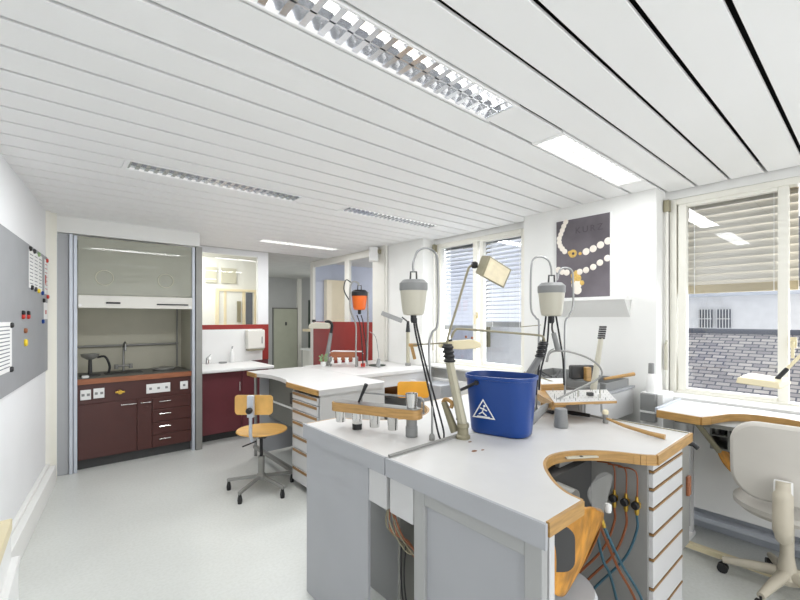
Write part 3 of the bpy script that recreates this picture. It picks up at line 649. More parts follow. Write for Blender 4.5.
rows = [[at(605, 509, 1.60), at(585, 505, 1.80), at(560, 520, 1.75), at(545, 548, 1.45)],
        [at(598, 540, 1.56), at(580, 545, 1.72), at(560, 550, 1.68), at(548, 565, 1.45)],
        [at(571, 583, 1.47), at(568, 586, 1.55), at(560, 588, 1.5), at(552, 592, 1.4)]]
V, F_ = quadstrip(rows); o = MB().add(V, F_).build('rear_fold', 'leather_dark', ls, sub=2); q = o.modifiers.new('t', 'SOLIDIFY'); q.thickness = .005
# dark rounded plate in front of the skin
tag(MB().slab(at(560, 549, 1.262), CR, UP, rrect(.088, .135, .034), .012).build('knee_pad', 'dark_grey'),
    'dark grey rounded pad under the front corner of the nearest bench', 'pad')
bg_ = thing('plastic_bag', 'clear plastic bag draped over the orange leather under the cut-out', 'plastic bag', (1.7, .85, .7))
rows = [[at(586, 490, 1.50), at(594, 482, 1.58), at(604, 476, 1.68), at(615, 472, 1.72)],
        [at(588, 499, 1.47), at(596, 492, 1.54), at(605, 488, 1.62), at(611, 486, 1.68)],
        [at(591, 505, 1.45), at(598, 503, 1.50), at(604, 503, 1.58), at(607, 500, 1.64)],
        [at(597, 510, 1.44), at(601, 512, 1.48), at(603, 513, 1.52), at(604, 513, 1.58)]]
V, F_ = quadstrip(rows); MB().add(V, F_).build('front_sheet', 'plastic_bag', bg_, sub=2)
rows = [[at(586, 490, 1.50), at(600, 470, 1.66), at(615, 472, 1.72)], [at(591, 505, 1.47), at(600, 492, 1.7), at(608, 498, 1.7)], [at(597, 510, 1.45), at(601, 512, 1.58), at(604, 513, 1.6)]]
V, F_ = quadstrip(rows); MB().add(V, F_).build('rear_sheet', 'plastic_bag', bg_, sub=2)
# stool seat below
st = thing('stool', 'pale stool whose seat shows under the leather of the nearest bench', 'stool', (1.50, .84, 0))
sc0 = Vector((1.50, .84, .43))
MB().lathe(sc0, [(0.05, 0), (0.15, .005), (0.165, .025), (0.155, .045), (0.05, .05)], n=32).build('seat', 'seat_white', st)
MB().tube([(1.50, .84, .06), (1.50, .84, .43)], .022).build('column', 'grey_metal', st)
b = MB()
for k in range(5): a = k*2*PI/5; b.tube([(1.50, .84, .07), (1.50+.2*math.cos(a), .84+.2*math.sin(a), .04), (1.50+.22*math.cos(a), .84+.22*math.sin(a), 0.0)], .014)
b.build('base', 'grey_metal', st)
# gas valves and hoses on the drawer side panel x=1.995
vv = thing('gas_manifold', 'three gas valves with copper pipes and blue and orange hoses beside the drawers', 'gas valves', (1.98, .75, .3))
for i, (y, hm, ex, ey) in enumerate(((.795, 'orange_hose', 1.60, .90), (.745, 'orange_hose', 1.68, 1.0), (.70, 'blue_hose', 1.72, 1.12))):
    zt = .72
    MB().tube(smooth_path([(1.975, y+.08, .84), (1.975, y+.02, .845), (1.975, y, .82), (1.975, y, zt)]), .0035, 8).build('copper_pipe', 'orange_hose', vv)
    MB().lathe((1.972, y, zt-.07), [(.007, 0), (.010, .01), (.010, .03), (.016, .035), (.016, .055), (.008, .06), (.006, .08)], n=14).build('valve_body', 'brass', vv)
    MB().lathe((1.962, y, zt-.025), [(.017, 0), (.017, .014), (.012, .018)], (-1, 0, 0), 12).build('valve_knob', 'black', vv)
    MB().tube(smooth_path([(1.972, y, zt-.07), (1.970, y, zt-.14), (1.94, y+.04, .45), (1.88, y+.14, .30), (1.80, y+.24, .12)]), .0055, 8).build('hose', hm, vv)
MB().tube(smooth_path([at(600, 517, 1.62), at(610, 540, 1.62), at(622, 565, 1.64), at(642, 600, 1.68), at(650, 640, 1.7)]), .0055, 8).build('hose', 'blue_hose', vv)
MB().tube(smooth_path([at(597, 520, 1.64), at(606, 540, 1.64), at(618, 568, 1.66), at(636, 602, 1.70), at(642, 640, 1.72)]), .0055, 8).build('hose', 'orange_hose', vv)
MB().tube([at(599, 512, 1.62), at(604, 527, 1.62)], .009, 10).build('hose_connector', 'brass', vv)
MB().tube(smooth_path([at(597, 535, 1.75), at(603, 560, 1.75), at(610, 575, 1.76), at(618, 605, 1.8)]), .006, 8).build('hose', 'blue_hose', vv)
MB().lathe(at(608, 512, 1.72), [(.012, 0), (.014, .01), (.014, .03), (.01, .035)], n=12).build('white_fitting', 'white_plastic', vv)
# cables in the gap on the left end
cb = thing('cable_bundle', 'tangle of brown and black cables in the gap between the two near benches', 'cables', (1.2, 1.35, .5))
for i in range(6):
    a = random.uniform(-.02, .02)
    MB().tube(smooth_path([(1.13, 1.40+a, .73), (1.125, 1.42+a-.02*i, .62+a), (1.14, 1.34-.02*i, .55-a*2), (1.16, 1.27-.012*i, .53+a), (1.2, 1.24, .50-.02*i)]), .004, 6).build('cable', 'wood_red' if i % 2 else 'olive_metal', cb)
for i in range(2): MB().tube(smooth_path([(1.14, 1.30+.03*i, .56), (1.14, 1.31+.02*i, .40), (1.16, 1.29+.03*i, .2), (1.2, 1.3+.03*i, .02)]), .0035, 6).build('cable', 'black', cb)

# ---- second pair of benches (C faces -x, D against the far windows)
bC = thing('workbench', 'white bench in mid room with wood-gripped drawers, beside the wooden chair', 'workbench', (2.0, 3.7, 0))
ptsC = [(1.665, 2.975), (2.34, 2.975), (2.375, 3.01), (2.375, 4.55), (1.665, 4.55), (1.665, 4.32), (1.70, 4.25), (1.735, 4.1), (1.74, 3.9), (1.72, 3.72), (1.68, 3.60), (1.665, 3.55)]
tC = MB().prism(ptsC, .89, .93).build('worktop', 'laminate', bC, bev=.003)
MB().box((1.653, 2.975, .885), (1.665, 3.56, .929)).box((1.653, 4.30, .885), (1.665, 4.55, .929)).build('wood_edge', 'wood', tC)
MB().box((1.665, 2.963, .885), (2.34, 2.975, .93)).build('edge_band', 'laminate', tC)
MB().box((1.69, 2.99, 0.0), (2.36, 3.005, .885)).box((1.69, 3.47, 0.05), (2.30, 3.485, .885)).box((2.30, 3.005, 0), (2.36, 3.485, .885)).box((2.30, 3.485, .42), (2.36, 4.5, .885)).build('panels', 'laminate', bC)
zs = [.88, .862, .79, .70, .60, .475, .355, .19, .06]
for i in range(1, 8):
    dr = MB().box((1.672, 3.008, zs[i+1]+.004), (1.69, 3.468, zs[i]-.004)).build('drawer', 'bench_white', bC, bev=.002)
    MB().box((1.668, 3.02, zs[i]-.03), (1.673, 3.456, zs[i]-.008)).build('grip_strip', 'grip', dr)
MB().box((1.76, 4.44, 0.03), (2.25, 4.46, .885)).build('end_panel', 'bench_grey', bC)
MB().box((1.86, 3.49, .42), (1.88, 4.44, .885)).build('knee_panel', 'inner_grey', bC)
MB().box((1.845, 3.50, .60), (1.86, 4.42, .615)).build('cable_strip', 'white_plastic', bC)
MB().tube([(1.70, 4.42, .02), (1.70, 4.42, .885)], .016).build('leg', 'steel', bC)
MB().box((1.70, 3.52, .72), (1.75, 3.58, .82)).build('socket_box', 'dark_grey', bC)
MB().box((1.68, 3.50, .10), (1.72, 4.44, .13)).build('foot_rail', 'grey_metal', bC)
bD = thing('workbench', 'long white bench under the far windows behind the mid-room bench', 'workbench', (2.9, 4.0, 0))
tD = MB().prism([(2.38, 3.50), (3.47, 3.50), (3.47, 4.36), (3.43, 4.36), (3.43, 4.62), (2.38, 4.62)], .89, .93).build('worktop', 'laminate', bD, bev=.003)
MB().box((2.38, 3.515, .76), (3.46, 3.53, .888)).build('apron', 'bench_white', bD)
MB().box((3.40, 3.53, 0), (3.46, 4.35, .888)).box((2.39, 3.53, 0), (2.44, 4.6, .888)).box((2.44, 4.58, 0), (3.42, 4.6, .888)).build('panels', 'bench_white', bD)
MB().box((2.46, 3.60, .62), (3.0, 4.3, .64)).build('shelf', 'dark_grey', bD)
la = MB(); pr = []
for i in range(9):
    u = i/8; pr.append([(2.50+u*.62, 3.56+.02*math.sin(u*9), .76), (2.50+u*.62, 3.60+.06*math.sin(PI*u), .68-.02*math.sin(u*7)), (2.52+u*.58, 3.75, .60-.03*math.sin(PI*u))])
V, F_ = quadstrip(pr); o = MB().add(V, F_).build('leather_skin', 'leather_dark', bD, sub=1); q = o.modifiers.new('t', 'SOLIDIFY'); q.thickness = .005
tag(MB().box((3.55, 2.26, .1), (3.60, 3.62, .80)).build('radiator_cover', 'white_plastic', bev=.01), 'white radiator cover panel under the far window pair', 'radiator')   # radiator cover under the far window
tag(MB().box((3.22, 3.10, 0), (3.50, 3.42, .78)).build('small_cabinet', 'bench_grey', bev=.006), 'small grey cabinet under the far windows right of the orange backrest', 'cabinet')

# ================================================================= CHAIRS
def wood_chair(x, y, rz, lab, seat_m='chair_wood', back_m='chair_wood'):
    t = thing('swivel_chair', lab, 'chair', (0, 0, 0))
    MB().lathe((0.02, 0, .51), [(0.05, 0), (0.19, .002), (0.215, .012), (0.21, .022), (.12, .020), (0.03, .016)], n=32, sx=1, sy=1.02).build('seat', seat_m, t)
    MB().box((-.10, -.07, .48), (.10, .07, .51)).build('seat_plate', 'dark_grey', t, bev=.004)
    prof = rrect(.32, .165, .03)
    bk = MB().slab((-.21, 0, .79), (0, 1, 0), (0, 0, 1), prof, .012, bend=1.4).build('backrest', back_m, t)
    br_ = MB(); br_.tube([(-.08, 0, .495), (-.22, 0, .50), (-.25, 0, .55), (-.245, 0, .80)], .014); br_.box((-.262, -.026, .70), (-.226, .026, .88)); br_.build('back_bracket', 'alu', t, bev=.003)
    MB().lathe((-.262, 0, .76), [(.024, 0), (.026, .03), (.018, .045)], (-1, 0, 0), 14).build('knob', 'black', t)
    MB().tube([(0, 0, .14), (0, 0, .30)], .028, 14).build('column', 'grey_metal', t)
    MB().tube([(0, 0, .30), (0, 0, .485)], .014, 12).build('gas_rod', 'black', t)
    MB().tube([(-.04, .03, .44), (-.1, .13, .41)], .006).build('lever', 'black', t)
    for k in range(5):
        a = k*2*PI/5 + .35
        lg = MB().obox((.155*math.cos(a), .155*math.sin(a), .105), (.29, .028, .022), (math.cos(a), math.sin(a), -.13)).build('leg', 'grey_metal', t, bev=.003)
        MB().lathe((.285*math.cos(a), .285*math.sin(a), 0.0), [(.017, 0), (.02, .03), (.010, .085)], n=10).build('glide', 'black', lg)
    MB().lathe((0, 0, .10), [(.04, 0), (.045, .03), (.03, .05)], n=16).build('hub', 'grey_metal', t)
    t.location = (x, y, 0); t.rotation_euler = (0, 0, rz); return t
ch = wood_chair(1.42, 3.56, math.atan2(.75, .66), 'wooden swivel chair with steel star base left of the mid-room bench')
c2 = wood_chair(2.69, 2.95, math.atan2(-.76, -.65), 'swivel chair with plain orange backrest behind the cup rack', back_m='chair_orange')
# white office chair at the right
oc = thing('office_chair', 'white upholstered office chair with beige star base at the right edge', 'chair', (0, 0, 0))
prof = rrect(.44, .42, .13, 7)
MB().slab((-.225, 0, .765), (0, 1, 0), (-.10, 0, 1), prof, .05, bend=.55).build('backrest', 'chair_white', oc, bev=.018)
MB().lathe((0.03, 0, .43), [(0.05, 0), (.20, .005), (.235, .035), (.235, .06), (.19, .085), (.05, .08)], n=36, sy=1.0).build('seat', 'chair_white', oc)
MB().tube(smooth_path([(-.05, 0, .40), (-.22, 0, .395), (-.31, 0, .46), (-.305, 0, .60), (-.29, 0, .70)]), [.03]*4+[.034]*8+[.04]*9+[.03]*4, 14).build('back_support', 'chair_beige', oc)
MB().box((-.300, -.036, .57), (-.262, .036, .70)).build('bracket_plate', 'white_plastic', oc, bev=.006)
MB().lathe((-.302, 0, .63), [(.014, 0), (.014, .006)], (-1, 0, 0), 12).build('bolt', 'grey_metal', oc)
MB().lathe((0, 0, .13), [(.045, 0), (.04, .02), (.03, .09), (.03, .26), (.05, .29), (.09, .30)], n=20).build('column', 'chair_beige', oc)
MB().lathe((0, 0, .07), [(.05, 0), (.06, .03), (.045, .07)], n=20).build('hub', 'chair_beige', oc)
for k in range(5):
    a = PI/2 + k*2*PI/5; dx, dy = math.cos(a), math.sin(a)
    lg = MB().tube([(.03*dx, .03*dy, .115), (.15*dx, .15*dy, .10), (.28*dx, .28*dy, .075)], [.030, .026, .018], 10).build('leg', 'chair_beige', oc)
    cs = MB()
    for q in (-.014, .014): cs.tube([(.28*dx-dy*(q-.007), .28*dy+dx*(q-.007), .027), (.28*dx-dy*(q+.007), .28*dy+dx*(q+.007), .027)], .027, 16)
    cs.tube([(.28*dx, .28*dy, .03), (.28*dx, .28*dy, .075)], .006); cs.build('castor', 'black', lg)
oc.location = (3.08, .335, 0); oc.rotation_euler = (0, 0, .06)

# ================================================================= RIGHT DESK
rd = thing('workbench', 'wood-edged white bench under the near window behind the white chair', 'workbench', (3.3, .4, 0))
front = [(2.975, .935), (2.955, .70), (3.02, .67), (3.12, .64), (3.21, .60), (3.275, .52), (3.29, .42), (3.275, .31), (3.2, .18), (3.08, .10), (2.96, .06), (2.95, -.75)]
front = front[:2] + [(q.x, q.y) for q in smooth_path([(a, b, 0) for a, b in front[2:10]], 3)] + front[10:]
tR = MB().prism(front + [(3.46, -.75), (3.46, .935)], .89, .93).build('worktop', 'laminate', rd, bev=.002)
e = MB()
for i in range(len(front)-1):
    (ax, ay), (bx, by) = front[i], front[i+1]; dx, dy = bx-ax, by-ay; L = math.hypot(dx, dy); ox, oy = dy/L*.012, -dx/L*.012
    e.add([(ax, ay, .882), (bx, by, .882), (bx+ox, by+oy, .882), (ax+ox, ay+oy, .882), (ax, ay, .929), (bx, by, .929), (bx+ox, by+oy, .929), (ax+ox, ay+oy, .929)], [(0,1,2,3), (7,6,5,4), (0,4,5,1), (1,5,6,2), (2,6,7,3), (3,7,4,0)])
e.build('wood_edge', 'wood', tR, smooth=False)
MB().box((2.98, .935, .905), (3.46, .95, .94)).build('end_strip', 'alu', tR)
MB().box((3.465, -.75, .90), (3.50, .93, .915)).build('cable_gap', 'dark_grey', rd)
MB().box((3.40, -.7, .885), (3.46, .90, .80)).build('rear_frame', 'bench_grey', rd)
sx = MB()
for yy in (.52, .61, .70): sx.box((3.20, yy, .70), (3.42, yy+.008, .86))
sx.box((3.20, .52, .69), (3.42, .708, .70)); sx.box((3.20, .528, .775), (3.42, .70, .781)); sx.box((3.41, .52, .70), (3.42, .70, .86)); sx.build('shelf_box', 'grey_metal', rd)
for i_, yy in enumerate((.545, .58, .64, .67)): MB().box((3.24, yy, .781), (3.34, yy+.02, .815)).build('stored_tool', 'steel' if i_ % 2 else 'black', rd)
MB().box((3.18, .06, .76), (3.42, .46, .86)).build('inner_drawer', 'bench_white', rd, bev=.004)
MB().box((3.02, -.7, .86), (3.40, .85, .884)).build('underframe', 'inner_grey', rd)
MB().tube([at(697, 423, 2.52), at(719, 451, 2.58)], .017, 10).build('skin_strut', 'olive_metal', rd)
for x, y in ((3.40, .86), (3.40, -.68)): MB().box((x-.015, y-.015, 0), (x+.015, y+.015, .86)).build('leg', 'bench_white', rd)
MB().box((2.90, .84, .0), (3.44, .90, .035)).build('foot', 'white_plastic', rd, bev=.008)
MB().box((3.13, -.66, .035), (3.17, .85, .07)).build('foot_rail', 'lamp_cream', rd, bev=.004)
ls2 = thing('leather_apron', 'orange leather catch skin under the near-window bench behind the white chair', 'leather apron', (3.15, .4, .6))
rows = [[at(716, 447, 2.58), at(722, 462, 2.56), at(733, 474, 2.55), at(748, 484, 2.55), at(753, 486, 2.5)],
        [at(722, 448, 2.62), at(728, 460, 2.60), at(738, 468, 2.60), at(752, 474, 2.60), at(753, 480, 2.6)],
        [at(727, 450, 2.68), at(733, 459, 2.68), at(744, 464, 2.68), at(758, 468, 2.68), at(753, 470, 2.7)]]
V, F_ = quadstrip(rows); o = MB().add(V, F_).build('rolled_edge', 'leather', ls2, sub=2); q = o.modifiers.new('t', 'SOLIDIFY'); q.thickness = .006
rows = [[at(719, 438, 2.74), at(745, 436, 2.74), at(753, 440, 2.70)], [at(722, 450, 2.80), at(746, 455, 2.80), at(753, 460, 2.75)], [at(727, 452, 2.68), at(744, 465, 2.68), at(753, 471, 2.70)]]
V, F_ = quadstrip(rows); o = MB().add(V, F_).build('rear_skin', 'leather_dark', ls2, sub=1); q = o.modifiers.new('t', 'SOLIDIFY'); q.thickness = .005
# wire basket thing on the left leg
tag(MB().tube([(3.05, .90, .62), (3.20, .90, .60), (3.35, .90, .64)], .005, 6).tube([(3.05, .90, .54), (3.22, .90, .50), (3.35, .90, .55)], .005, 6).tube([(3.05, .90, .54), (3.05, .90, .62)], .005, 6).tube([(3.35, .90, .55), (3.35, .90, .64)], .005, 6).build('wire_hook', 'black'), 'black wire holder hanging beside the near-window bench leg', 'wire holder')
tag(MB().box((3.52, -2.6, .16), (3.56, 1.06, .85)).build('radiator_cover', 'white_plastic', bev=.006), 'white radiator cover panel below the near window behind the white chair', 'radiator')
struct(MB().box((3.47, -2.6, .095), (3.54, 1.06, .13)).box((3.60, -2.6, 0), (3.68, 1.08, .16)).build('trim_12', 'alu', bev=.004))
rlp = thing('desk_lamp', 'cream desk lamp with flat head over the near-window bench', 'lamp', (3.35, -.1, .93))
hd = MB().obox(at(765, 384, 2.45), (.20, .075, .035), (.72, -.69, -.03), (.1, .1, 1)); 
hp = [at(735, 383, 2.5), at(780, 389.5, 2.42), at(792, 384, 2.52), at(748, 378, 2.62)]
V = [p for p in hp] + [p + Vector((0, 0, .028)) for p in hp]
V2 = []
cc = sum(hp, Vector())/4
for p in hp: V2.append(p)
for p in hp: V2.append(cc + (p-cc)*.9 + Vector((0, 0, .038)))
MB().add(V2, [(3,2,1,0),(4,5,6,7),(0,1,5,4),(1,2,6,5),(2,3,7,6),(3,0,4,7)]).build('lamp_head', 'lamp_cream', rlp, bev=.006)
MB().tube([at(776, 380, 2.5), at(787, 369, 2.5)], .013).build('joint', 'black', rlp)
elb = at(806, 350, 2.5)
MB().tube([at(785, 371, 2.5), elb], .010).build('upper_arm', 'lamp_cream', rlp)
MB().tube([elb, (3.42, -.08, .95)], .010).build('lower_arm', 'lamp_cream', rlp)
MB().lathe((3.42, -.08, .93), [(.05, 0), (.05, .02), (.02, .03)]).build('base', 'lamp_cream', rlp)

# ================================================================= PIER: poster, ledge, wall counter, pedestal
po = thing('poster', 'dark framed pearl necklace poster on the window pier', 'poster', (3.46, 1.66, 1.69))
MB().box((3.462, 1.418, 1.688), (3.479, 1.902, 2.39)).build('frame', 'white_plastic', po, bev=.002)
MB().box((3.459, 1.430, 1.698), (3.463, 1.892, 2.380)).build('panel', 'poster', po)
def pp(u, v): return Vector((3.4585, 1.892 - u*.462, 2.38 - v*.682))     # u to the right, v down
pe = MB(); gold = MB()
def pearl(u, v, r, b=None): (b or pe).lathe(pp(u, v), [(r, 0), (r*.95, .001), (r*.6, .002)], (-1, 0, 0), 16)
for u, v in ((.19, .02), (.15, .07), (.12, .12), (.09, .17), (.06, .22), (.06, .27), (.08, .32), (.12, .36), (.17, .40)): pearl(u, v, .024)
for u, v in ((.58, .435), (.71, .41), (.84, .375), (.97, .34)): pearl(u, v, .030)
for u, v in ((.04, .63), (.12, .66), (.21, .675), (.46, .68), (.58, .665), (.71, .635), (.83, .59), (.96, .545)): pearl(u, v, .027)
pearl(.40, .84, .045); pearl(.42, .91, .036); pe.build('pearl_print', 'pearl', po)
for u, v, r in ((.33, .44, .036), (.27, .425, .018), (.47, .45, .014), (.36, .72, .032), (.42, .76, .034), (.50, .82, .022), (.34, .80, .02), (.39, .68, .016)): pearl(u, v, r, gold)
gold.build('gold_print', 'gold_print', po)
MB().lathe(pp(.34, .44) - Vector((.002, 0, 0)), [(.012, 0), (.012, .001)], (-1, 0, 0), 10).build('dark_stone_print', 'ink', po)
def text(body, size, m, parent, mw, name='lettering'):
    cu = bpy.data.curves.new('t', 'FONT'); cu.body = body; cu.size = size; cu.extrude = .0006; cu.align_x = 'CENTER'; cu.space_character = 1.35
    to = bpy.data.objects.new('t', cu); C.objects.link(to); bpy.context.view_layer.update()
    me = bpy.data.meshes.new_from_object(to); bpy.data.objects.remove(to); me.materials.clear(); me.materials.append(M[m])
    o = bpy.data.objects.new(name, me); C.objects.link(o); o.parent = parent
    o.matrix_local = Matrix.Translation(-Vector(ORG[parent.name])) @ mw
    return o
R3 = Matrix(((0, 0, -1, 0), (-1, 0, 0, 0), (0, 1, 0, 0), (0, 0, 0, 1)))
text('KURZ', .075, 'ink', po, Matrix.Translation(pp(.63, .19) - Vector((.001, 0, 0))) @ R3)
lg = thing('wall_ledge', 'white wall ledge with sloped end below the poster', 'ledge', (3.4, 1.6, 1.6))
MB().box((3.36, 1.27, 1.662), (3.479, 1.95, 1.690)).build('shelf_board', 'white_plastic', lg, bev=.004)
MB().add([(3.37, 1.285, 1.662), (3.479, 1.285, 1.662), (3.479, 1.285, 1.53), (3.37, 1.94, 1.662), (3.479, 1.94, 1.662), (3.479, 1.94, 1.53)], [(0,2,1),(3,4,5),(0,1,4,3),(1,2,5,4),(2,0,3,5)]).build('bracket', 'wall', lg)
wc = thing('side_cabinet', 'white drawer cabinet beyond the nearest bench under the poster ledge', 'cabinet', (3.0, 1.5, 0))
MB().box((2.62, 1.25, .78), (3.42, 1.85, .985)).build('drawer_case', 'bench_white', wc, bev=.004)
for a, c in ((2.63, 2.865), (2.875, 3.41)): MB().box((a, 1.236, .79), (c, 1.25, .978)).build('drawer', 'bench_white', wc, bev=.003)
MB().box((2.64, 1.40, 0), (3.38, 1.83, .78)).build('base', 'inner_grey', wc)
MB().box((2.60, 1.23, .985), (3.43, 1.87, 1.0)).build('top', 'bench_grey', wc)
def tray(x0, y0, x1, y1, z, h, lab, m='grey_plastic'):
    b = MB(); t_ = .006
    b.box((x0, y0, z), (x1, y1, z+.004)); b.box((x0, y0, z), (x1, y0+t_, z+h)); b.box((x0, y1-t_, z), (x1, y1, z+h)); b.box((x0, y0+t_, z), (x0+t_, y1-t_, z+h)); b.box((x1-t_, y0+t_, z), (x1, y1-t_, z+h))
    o = b.build('tool_tray', m, bev=.002); return tag(o, lab, 'tray', 'grey trays on the side cabinet')
tray(2.96, 1.25, 3.36, 1.50, 1.0, .06, 'grey tray with a wooden handle in it at right on side cabinet')
tray(2.64, 1.28, 2.94, 1.55, 1.0, .06, 'grey tray left of the one holding the wooden handle')
tray(2.80, 1.60, 3.30, 1.84, 1.0, .09, 'deeper grey tray at the back against the pier')
tag(MB().tube([at(604, 379, 3.0), at(634, 374, 3.05)], [.010, .014], 10).build('wooden_stick', 'wood'), 'loose wooden stick lying across the right grey tray', 'stick')
tag(MB().obox(at(582, 372, 3.05), (.18, .10, .06), (.76, -.65, 0)).build('abrasive_block', 'dark_grey', bev=.01), 'dark rough block lying in the left grey tray', 'block')
tag(MB().obox(at(587.5, 374, 2.98), (.035, .10, .05), (.76, -.65, 0)).build('wooden_block', 'wood', bev=.003), 'pale small wooden block beside the dark rough block', 'block')
ps = thing('wall_pedestal', 'narrow white pedestal against the pier right of the side cabinet', 'pedestal', (3.43, 1.14, 0))
MB().box((3.25, 0.985, 0), (3.47, 1.13, .985)).build('body', 'white_plastic', ps, bev=.004)
gbk = thing('socket_box', 'grey socket box with white seam on the white pedestal', 'socket box', (3.24, 1.16, .86))
MB().box((3.20, 1.02, .865), (3.249, 1.115, .985)).build('upper_half', 'grey_plastic', gbk, bev=.003)
MB().box((3.195, 1.02, .852), (3.249, 1.115, .865)).build('seam', 'white_plastic', gbk)
MB().box((3.20, 1.02, .79), (3.249, 1.115, .852)).build('lower_half', 'grey_plastic', gbk, bev=.003)
bo = thing('squeeze_bottle', 'white bottle with grey cap on top of the pedestal', 'bottle', (3.30, 1.17, .985))
MB().lathe((3.30, 1.075, .985), [(.034, 0), (.036, .01), (.030, .08), (.022, .13), (.018, .135)]).build('body', 'white_plastic', bo)
MB().lathe((3.30, 1.075, 1.12), [(.020, 0), (.019, .07), (.016, .075)]).build('cap', 'grey_plastic', bo)

# ================================================================= ON THE NEAR BENCHES
Z0 = .931
# wooden cup rack
rk = thing('cup_rack', 'wooden bar rack with round holes on a grey post, holding metal cups', 'rack', (1.30, 1.62, Z0))
A = on(334, 410, 1.045); A = at(334, 409, 2.20); B = at(414, 413, 2.0); A.z = B.z = 1.045
ax_ = (B-A).normalized(); ay_ = Vector((-ax_.y, ax_.x, 0)); L = (B-A).length
if ay_.dot(Vector((FW[0], FW[1], 0))) < 0: ay_ = -ay_
out = rrect(L+.05, .085, .035, 5); mid = (A+B)/2 + ay_*.035
rim = MB().slab(mid, ax_, ay_, out, .046); rim.build('bar', 'wood', rk, bev=.002)
MB().slab(mid + UP*.0245, ax_, ay_, rrect(L+.03, .07, .03, 5), .003).build('top_plate', 'steel', rk)
pb = at(406, 438, 2.02); pb = Vector((pb.x, pb.y, Z0))
PC = [A + ax_*(L*(.04+.225*i)) + ay_*.035 for i in range(5)]
MB().lathe((PC[4].x, PC[4].y, Z0), [(.030, 0), (.030, .05), (.027, .052), (.027, .095)], n=24).build('post', 'grey_plastic', rk)
MB().lathe((PC[1].x, PC[1].y, Z0), [(.026, 0), (.026, .03), (.014, .034), (.014, .095)], n=20).build('rear_post', 'black', rk)
g0 = PC[1]+ay_*.045+UP*.0; g1 = PC[4]+ay_*.045+ax_*.045
MB().tube([g0, g0+UP*.06, g0+UP*.072+ax_*.012, g1+UP*.072-ax_*.012, g1+UP*.06, g1], .005, 8).build('wire_guard', 'steel', rk)
def cup(pc, z0, h, lab, r0=.025, r1=.031):
    z0 -= .018; h += .018
    c = MB().lathe((pc.x, pc.y, z0), [(r0, 0), (r1, h), (r1-.002, h), (r0-.002, .003), (0.0005, .003)], n=24).build('metal_cup', 'chrome')
    tag(c, lab, 'cup', 'metal cups in the wooden rack')
cup(PC[0], .978, .088, 'metal cup at the left end of the wooden rack'); cup(PC[1], .969, .097, 'second metal cup from the left, above the black post')
cup(PC[2], .972, .094, 'metal cup in the middle of the wooden rack'); cup(PC[3], .970, .096, 'fourth metal cup from the left, beside the grey post')
cup(PC[4], 1.090, .055, 'metal cup standing tallest at the right end above the grey post')
tag(MB().tube([PC[1]+UP*.02+ay_*.01, PC[1]+UP*.125+ax_*.05+ay_*.01], [.005, .011], 10).build('burnisher', 'rubber'), 'dark tool handle standing tilted in the wooden rack', 'tool')

# flex-shaft motor on a hook stand
def motor(loc, body, cap, sc=1.0, hang=.05, lab='', cables=()):
    t = thing('flex_shaft_motor', lab, 'motor', loc); x, y, z = loc        # loc = top of body
    k = sc
    MB().lathe((x, y, z-.165*k), [(.030*k, 0), (.047*k, .004*k), (.052*k, .02*k), (.063*k, .115*k)], n=32).build('housing', body, t)
    MB().lathe((x, y, z-.05*k), [(.064*k, 0), (.066*k, .006*k), (.066*k, .034*k), (.050*k, .050*k), (.02*k, .052*k)], n=32).build('top_cap', cap, t)
    MB().tube([Vector((x, y, z))-CR*.015*k, Vector((x, y, z+.038*k))-CR*.013*k, Vector((x, y, z+.038*k))+CR*.013*k, Vector((x, y, z))+CR*.015*k], .0045*k, 8).build('hanger', 'dark_grey', t)
    MB().lathe((x, y, z-.20*k), [(.010*k, 0), (.014*k, .01*k), (.014*k, .036*k)], n=14).build('chuck', 'black', t)
    for c in cables: MB().tube(smooth_path(c), .0045*k, 8).build('cable', 'rubber', t)
    return t
def hookstand(base, top, curve, lab, m='steel', r=.006):
    t = thing('hook_stand', lab, 'stand', tuple(base))
    MB().lathe(base, [(.014, 0), (.014, .02), (.009, .03)], n=14).build('clamp_foot', 'grey_metal', t)
    MB().tube(smooth_path([base] + top + curve, 5), r, 10).build('pole', m, t)
    return t
d1_ = 1.98
b1 = on(432, 440, Z0)
hookstand(b1, [at(432, 400, d1_), at(429, 350, d1_), at(432, 333, d1_), at(438, 322, d1_), at(438, 270, d1_)], [at(436, 254, d1_), at(427, 248, d1_), at(418, 251, d1_-.02), at(414, 260, d1_-.03), at(413, 266, d1_-.03), at(413.5, 272, d1_-.03)],
          'pale hook stand holding the white motor left of the tall lamp', 'steel', .0055)
mt = at(413.5, 280, d1_-.03)
motor(tuple(mt), 'pale_plastic', 'grey_plastic', 1.02, lab='white motor with grey cap hanging above the cup rack',
      cables=([at(413, 316, 1.95), at(416, 335, 1.95), at(422, 360, 1.95), at(430, 395, 1.97), at(438, 432, 2.0), on(441, 440, Z0)],
              [at(416, 318, 1.95), at(417, 328, 1.95), at(425, 362, 1.96), at(434, 395, 1.98), at(443, 428, 2.02), on(444, 439, Z0)]))
d2 = 2.5
b2 = on(536, 412, Z0); b2b = on(564, 412, Z0)
hookstand(b2, [at(537, 380, d2), at(539, 326, d2), at(536, 318, d2), at(531, 308, d2), at(531, 272, d2)], [at(533, 260, d2), at(540, 256.5, d2), at(548, 260, d2), at(551, 268, d2), at(551.5, 276, d2-.01)],
          'grey hook stand left of the motor in front of the pier', 'steel')
hookstand(b2b, [at(565, 380, d2), at(565, 326, d2), at(569, 316, d2), at(573, 305, d2), at(573, 282, d2)], [at(572, 271, d2), at(566, 268, d2), at(560, 270, d2), at(557, 280, d2)],
          'grey hook stand right of the motor in front of the poster', 'steel')
mt2 = at(551.5, 283, d2-.02)
